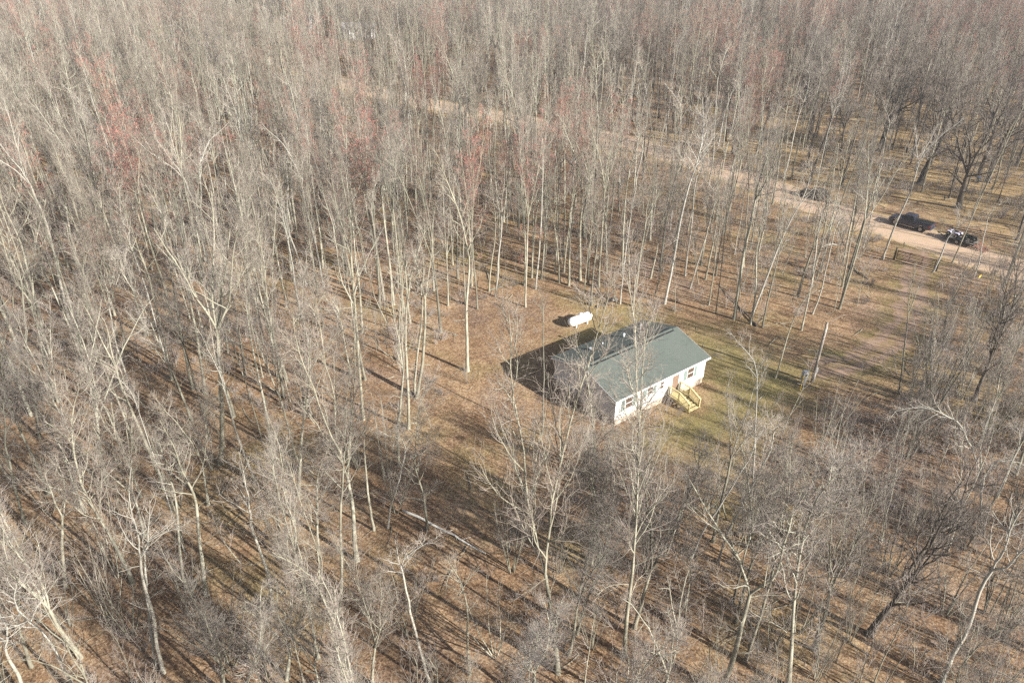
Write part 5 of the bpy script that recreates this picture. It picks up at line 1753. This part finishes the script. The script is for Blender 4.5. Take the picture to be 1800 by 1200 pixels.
# ------------------------------------------------------------------ labels: each tree is found from its nearest landmark in the picture
LAND = [('the house', 1090, 650), ('the propane tank', 1018, 566), ('the entry steps', 1205, 695), ('the utility pole', 1430, 665), ('the farm gate', 1608, 462), ('the pickup truck', 1600, 392),
        ('the trailer', 1690, 420), ('the parked black car', 1428, 342), ('the white fallen log', 780, 938), ('the white barn', 632, 60), ('the barrel', 1718, 318), ('the boulder', 1079, 527),
        ("the photo's lower left corner", 0, 1200), ("the photo's lower right corner", 1800, 1200), ("the photo's upper right corner", 1800, 0), ("the photo's upper left corner", 0, 0),
        ("the middle of the left edge", 0, 600), ("the middle of the right edge", 1800, 600), ("the middle of the bottom edge", 900, 1200), ("the middle of the top edge", 900, 0),
        ("the left edge, one quarter up", 0, 900), ("the left edge, one quarter down", 0, 300), ("the right edge, one quarter up", 1800, 900),
        ("the bottom edge, one quarter in", 450, 1200), ("the bottom edge, three quarters in", 1350, 1200)]
SECT = ['rightward of', 'up right of', 'above', 'up left of', 'leftward of', 'down left of', 'below', 'down right of']
ORD = ['nearest', 'second', 'third', 'fourth', 'fifth', 'sixth', 'seventh', 'eighth', 'ninth', 'tenth', 'eleventh', 'twelfth', 'thirteenth', 'fourteenth', 'fifteenth', 'sixteenth',
       'seventeenth', 'eighteenth', 'nineteenth', 'twentieth', 'twenty first', 'twenty second', 'twenty third', 'twenty fourth', 'twenty fifth', 'twenty sixth', 'twenty seventh', 'twenty eighth', 'twenty ninth', 'thirtieth']
WORDS = dict(bare_tree='grey tree', white_birch='white birch', red_maple='red budding maple', dark_oak='dark oak', sapling='sapling', clump_tree='grey clump tree', shrub='brown shrub')
bins = {}
for o, kind, f in THINGS:
    x_, y_, z_ = o.location
    px, py, d = project(x_, y_, 0.0)
    if not (0 < px < 1800 and 0 < py < 1200):
        zz = np.linspace(0, f['h'], 30)
        lx = f['lean']
        PX, PY, _ = project(x_ + lx * zz, np.full(30, y_), zz)
        inside = (PX > 0) & (PX < 1800) & (PY > 0) & (PY < 1200)
        k = int(np.argmax(inside)) if inside.any() else 0
        px, py = PX[k], PY[k]
    dist = [math.hypot(px - a, py - b_) for _, a, b_ in LAND]
    k = int(np.argmin(dist))
    ang = math.atan2(-(py - LAND[k][2]), px - LAND[k][1])
    s = int(round(ang / (math.pi / 4))) % 8
    bins.setdefault((kind, k, s), []).append((dist[k], o, f))
for (kind, k, s), rows in bins.items():
    rows.sort(key=lambda r: r[0])
    for i, (_, o, f) in enumerate(rows):
        size = ''
        if 'trunk' in KINDS[kind][0]:
            size = 'tall ' if f['h'] > 20 else 'short ' if f['h'] < 13 else ''
        look = f['look'] + ' ' if kind in ('bare_tree', 'white_birch', 'dark_oak', 'red_maple', 'shrub', 'sapling', 'clump_tree') else ''
        w = size + look + WORDS[kind]
        o_ = ORD[i] if i < len(ORD) else 'farthest'
        if kind == 'clump_tree' and f['look'] == 'many stemmed':
            w = 'many stemmed grey tree'
        lab = '%s, %s %s %s' % (w, o_ + ('' if i == 0 else ' one'), SECT[s], LAND[k][0])
        if len(lab.replace(',', ' ').split()) > 15:
            lab = lab.replace(size + look, '', 1)
        tag(o, lab, CAT[kind], GROUP[kind])
HAZE = 0.0003

# ------------------------------------------------------------------ thin spring haze
hm = bpy.data.materials.new('thin_haze')
hm.use_nodes = True
hn = hm.node_tree
hn.nodes.clear()
hv = hn.nodes.new('ShaderNodeVolumePrincipled')
hv.inputs['Color'].default_value = (0.93, 0.95, 1.0, 1)
hv.inputs['Density'].default_value = HAZE
hv.inputs['Anisotropy'].default_value = 0.2
hn.links.new(hv.outputs[0], hn.nodes.new('ShaderNodeOutputMaterial').inputs['Volume'])
tag(MB().box(-3600, 3600, -1600, 3600, -1.0, 60).build('haze', hm), 'thin pale haze in the air over the far woods', 'haze', kind='stuff')
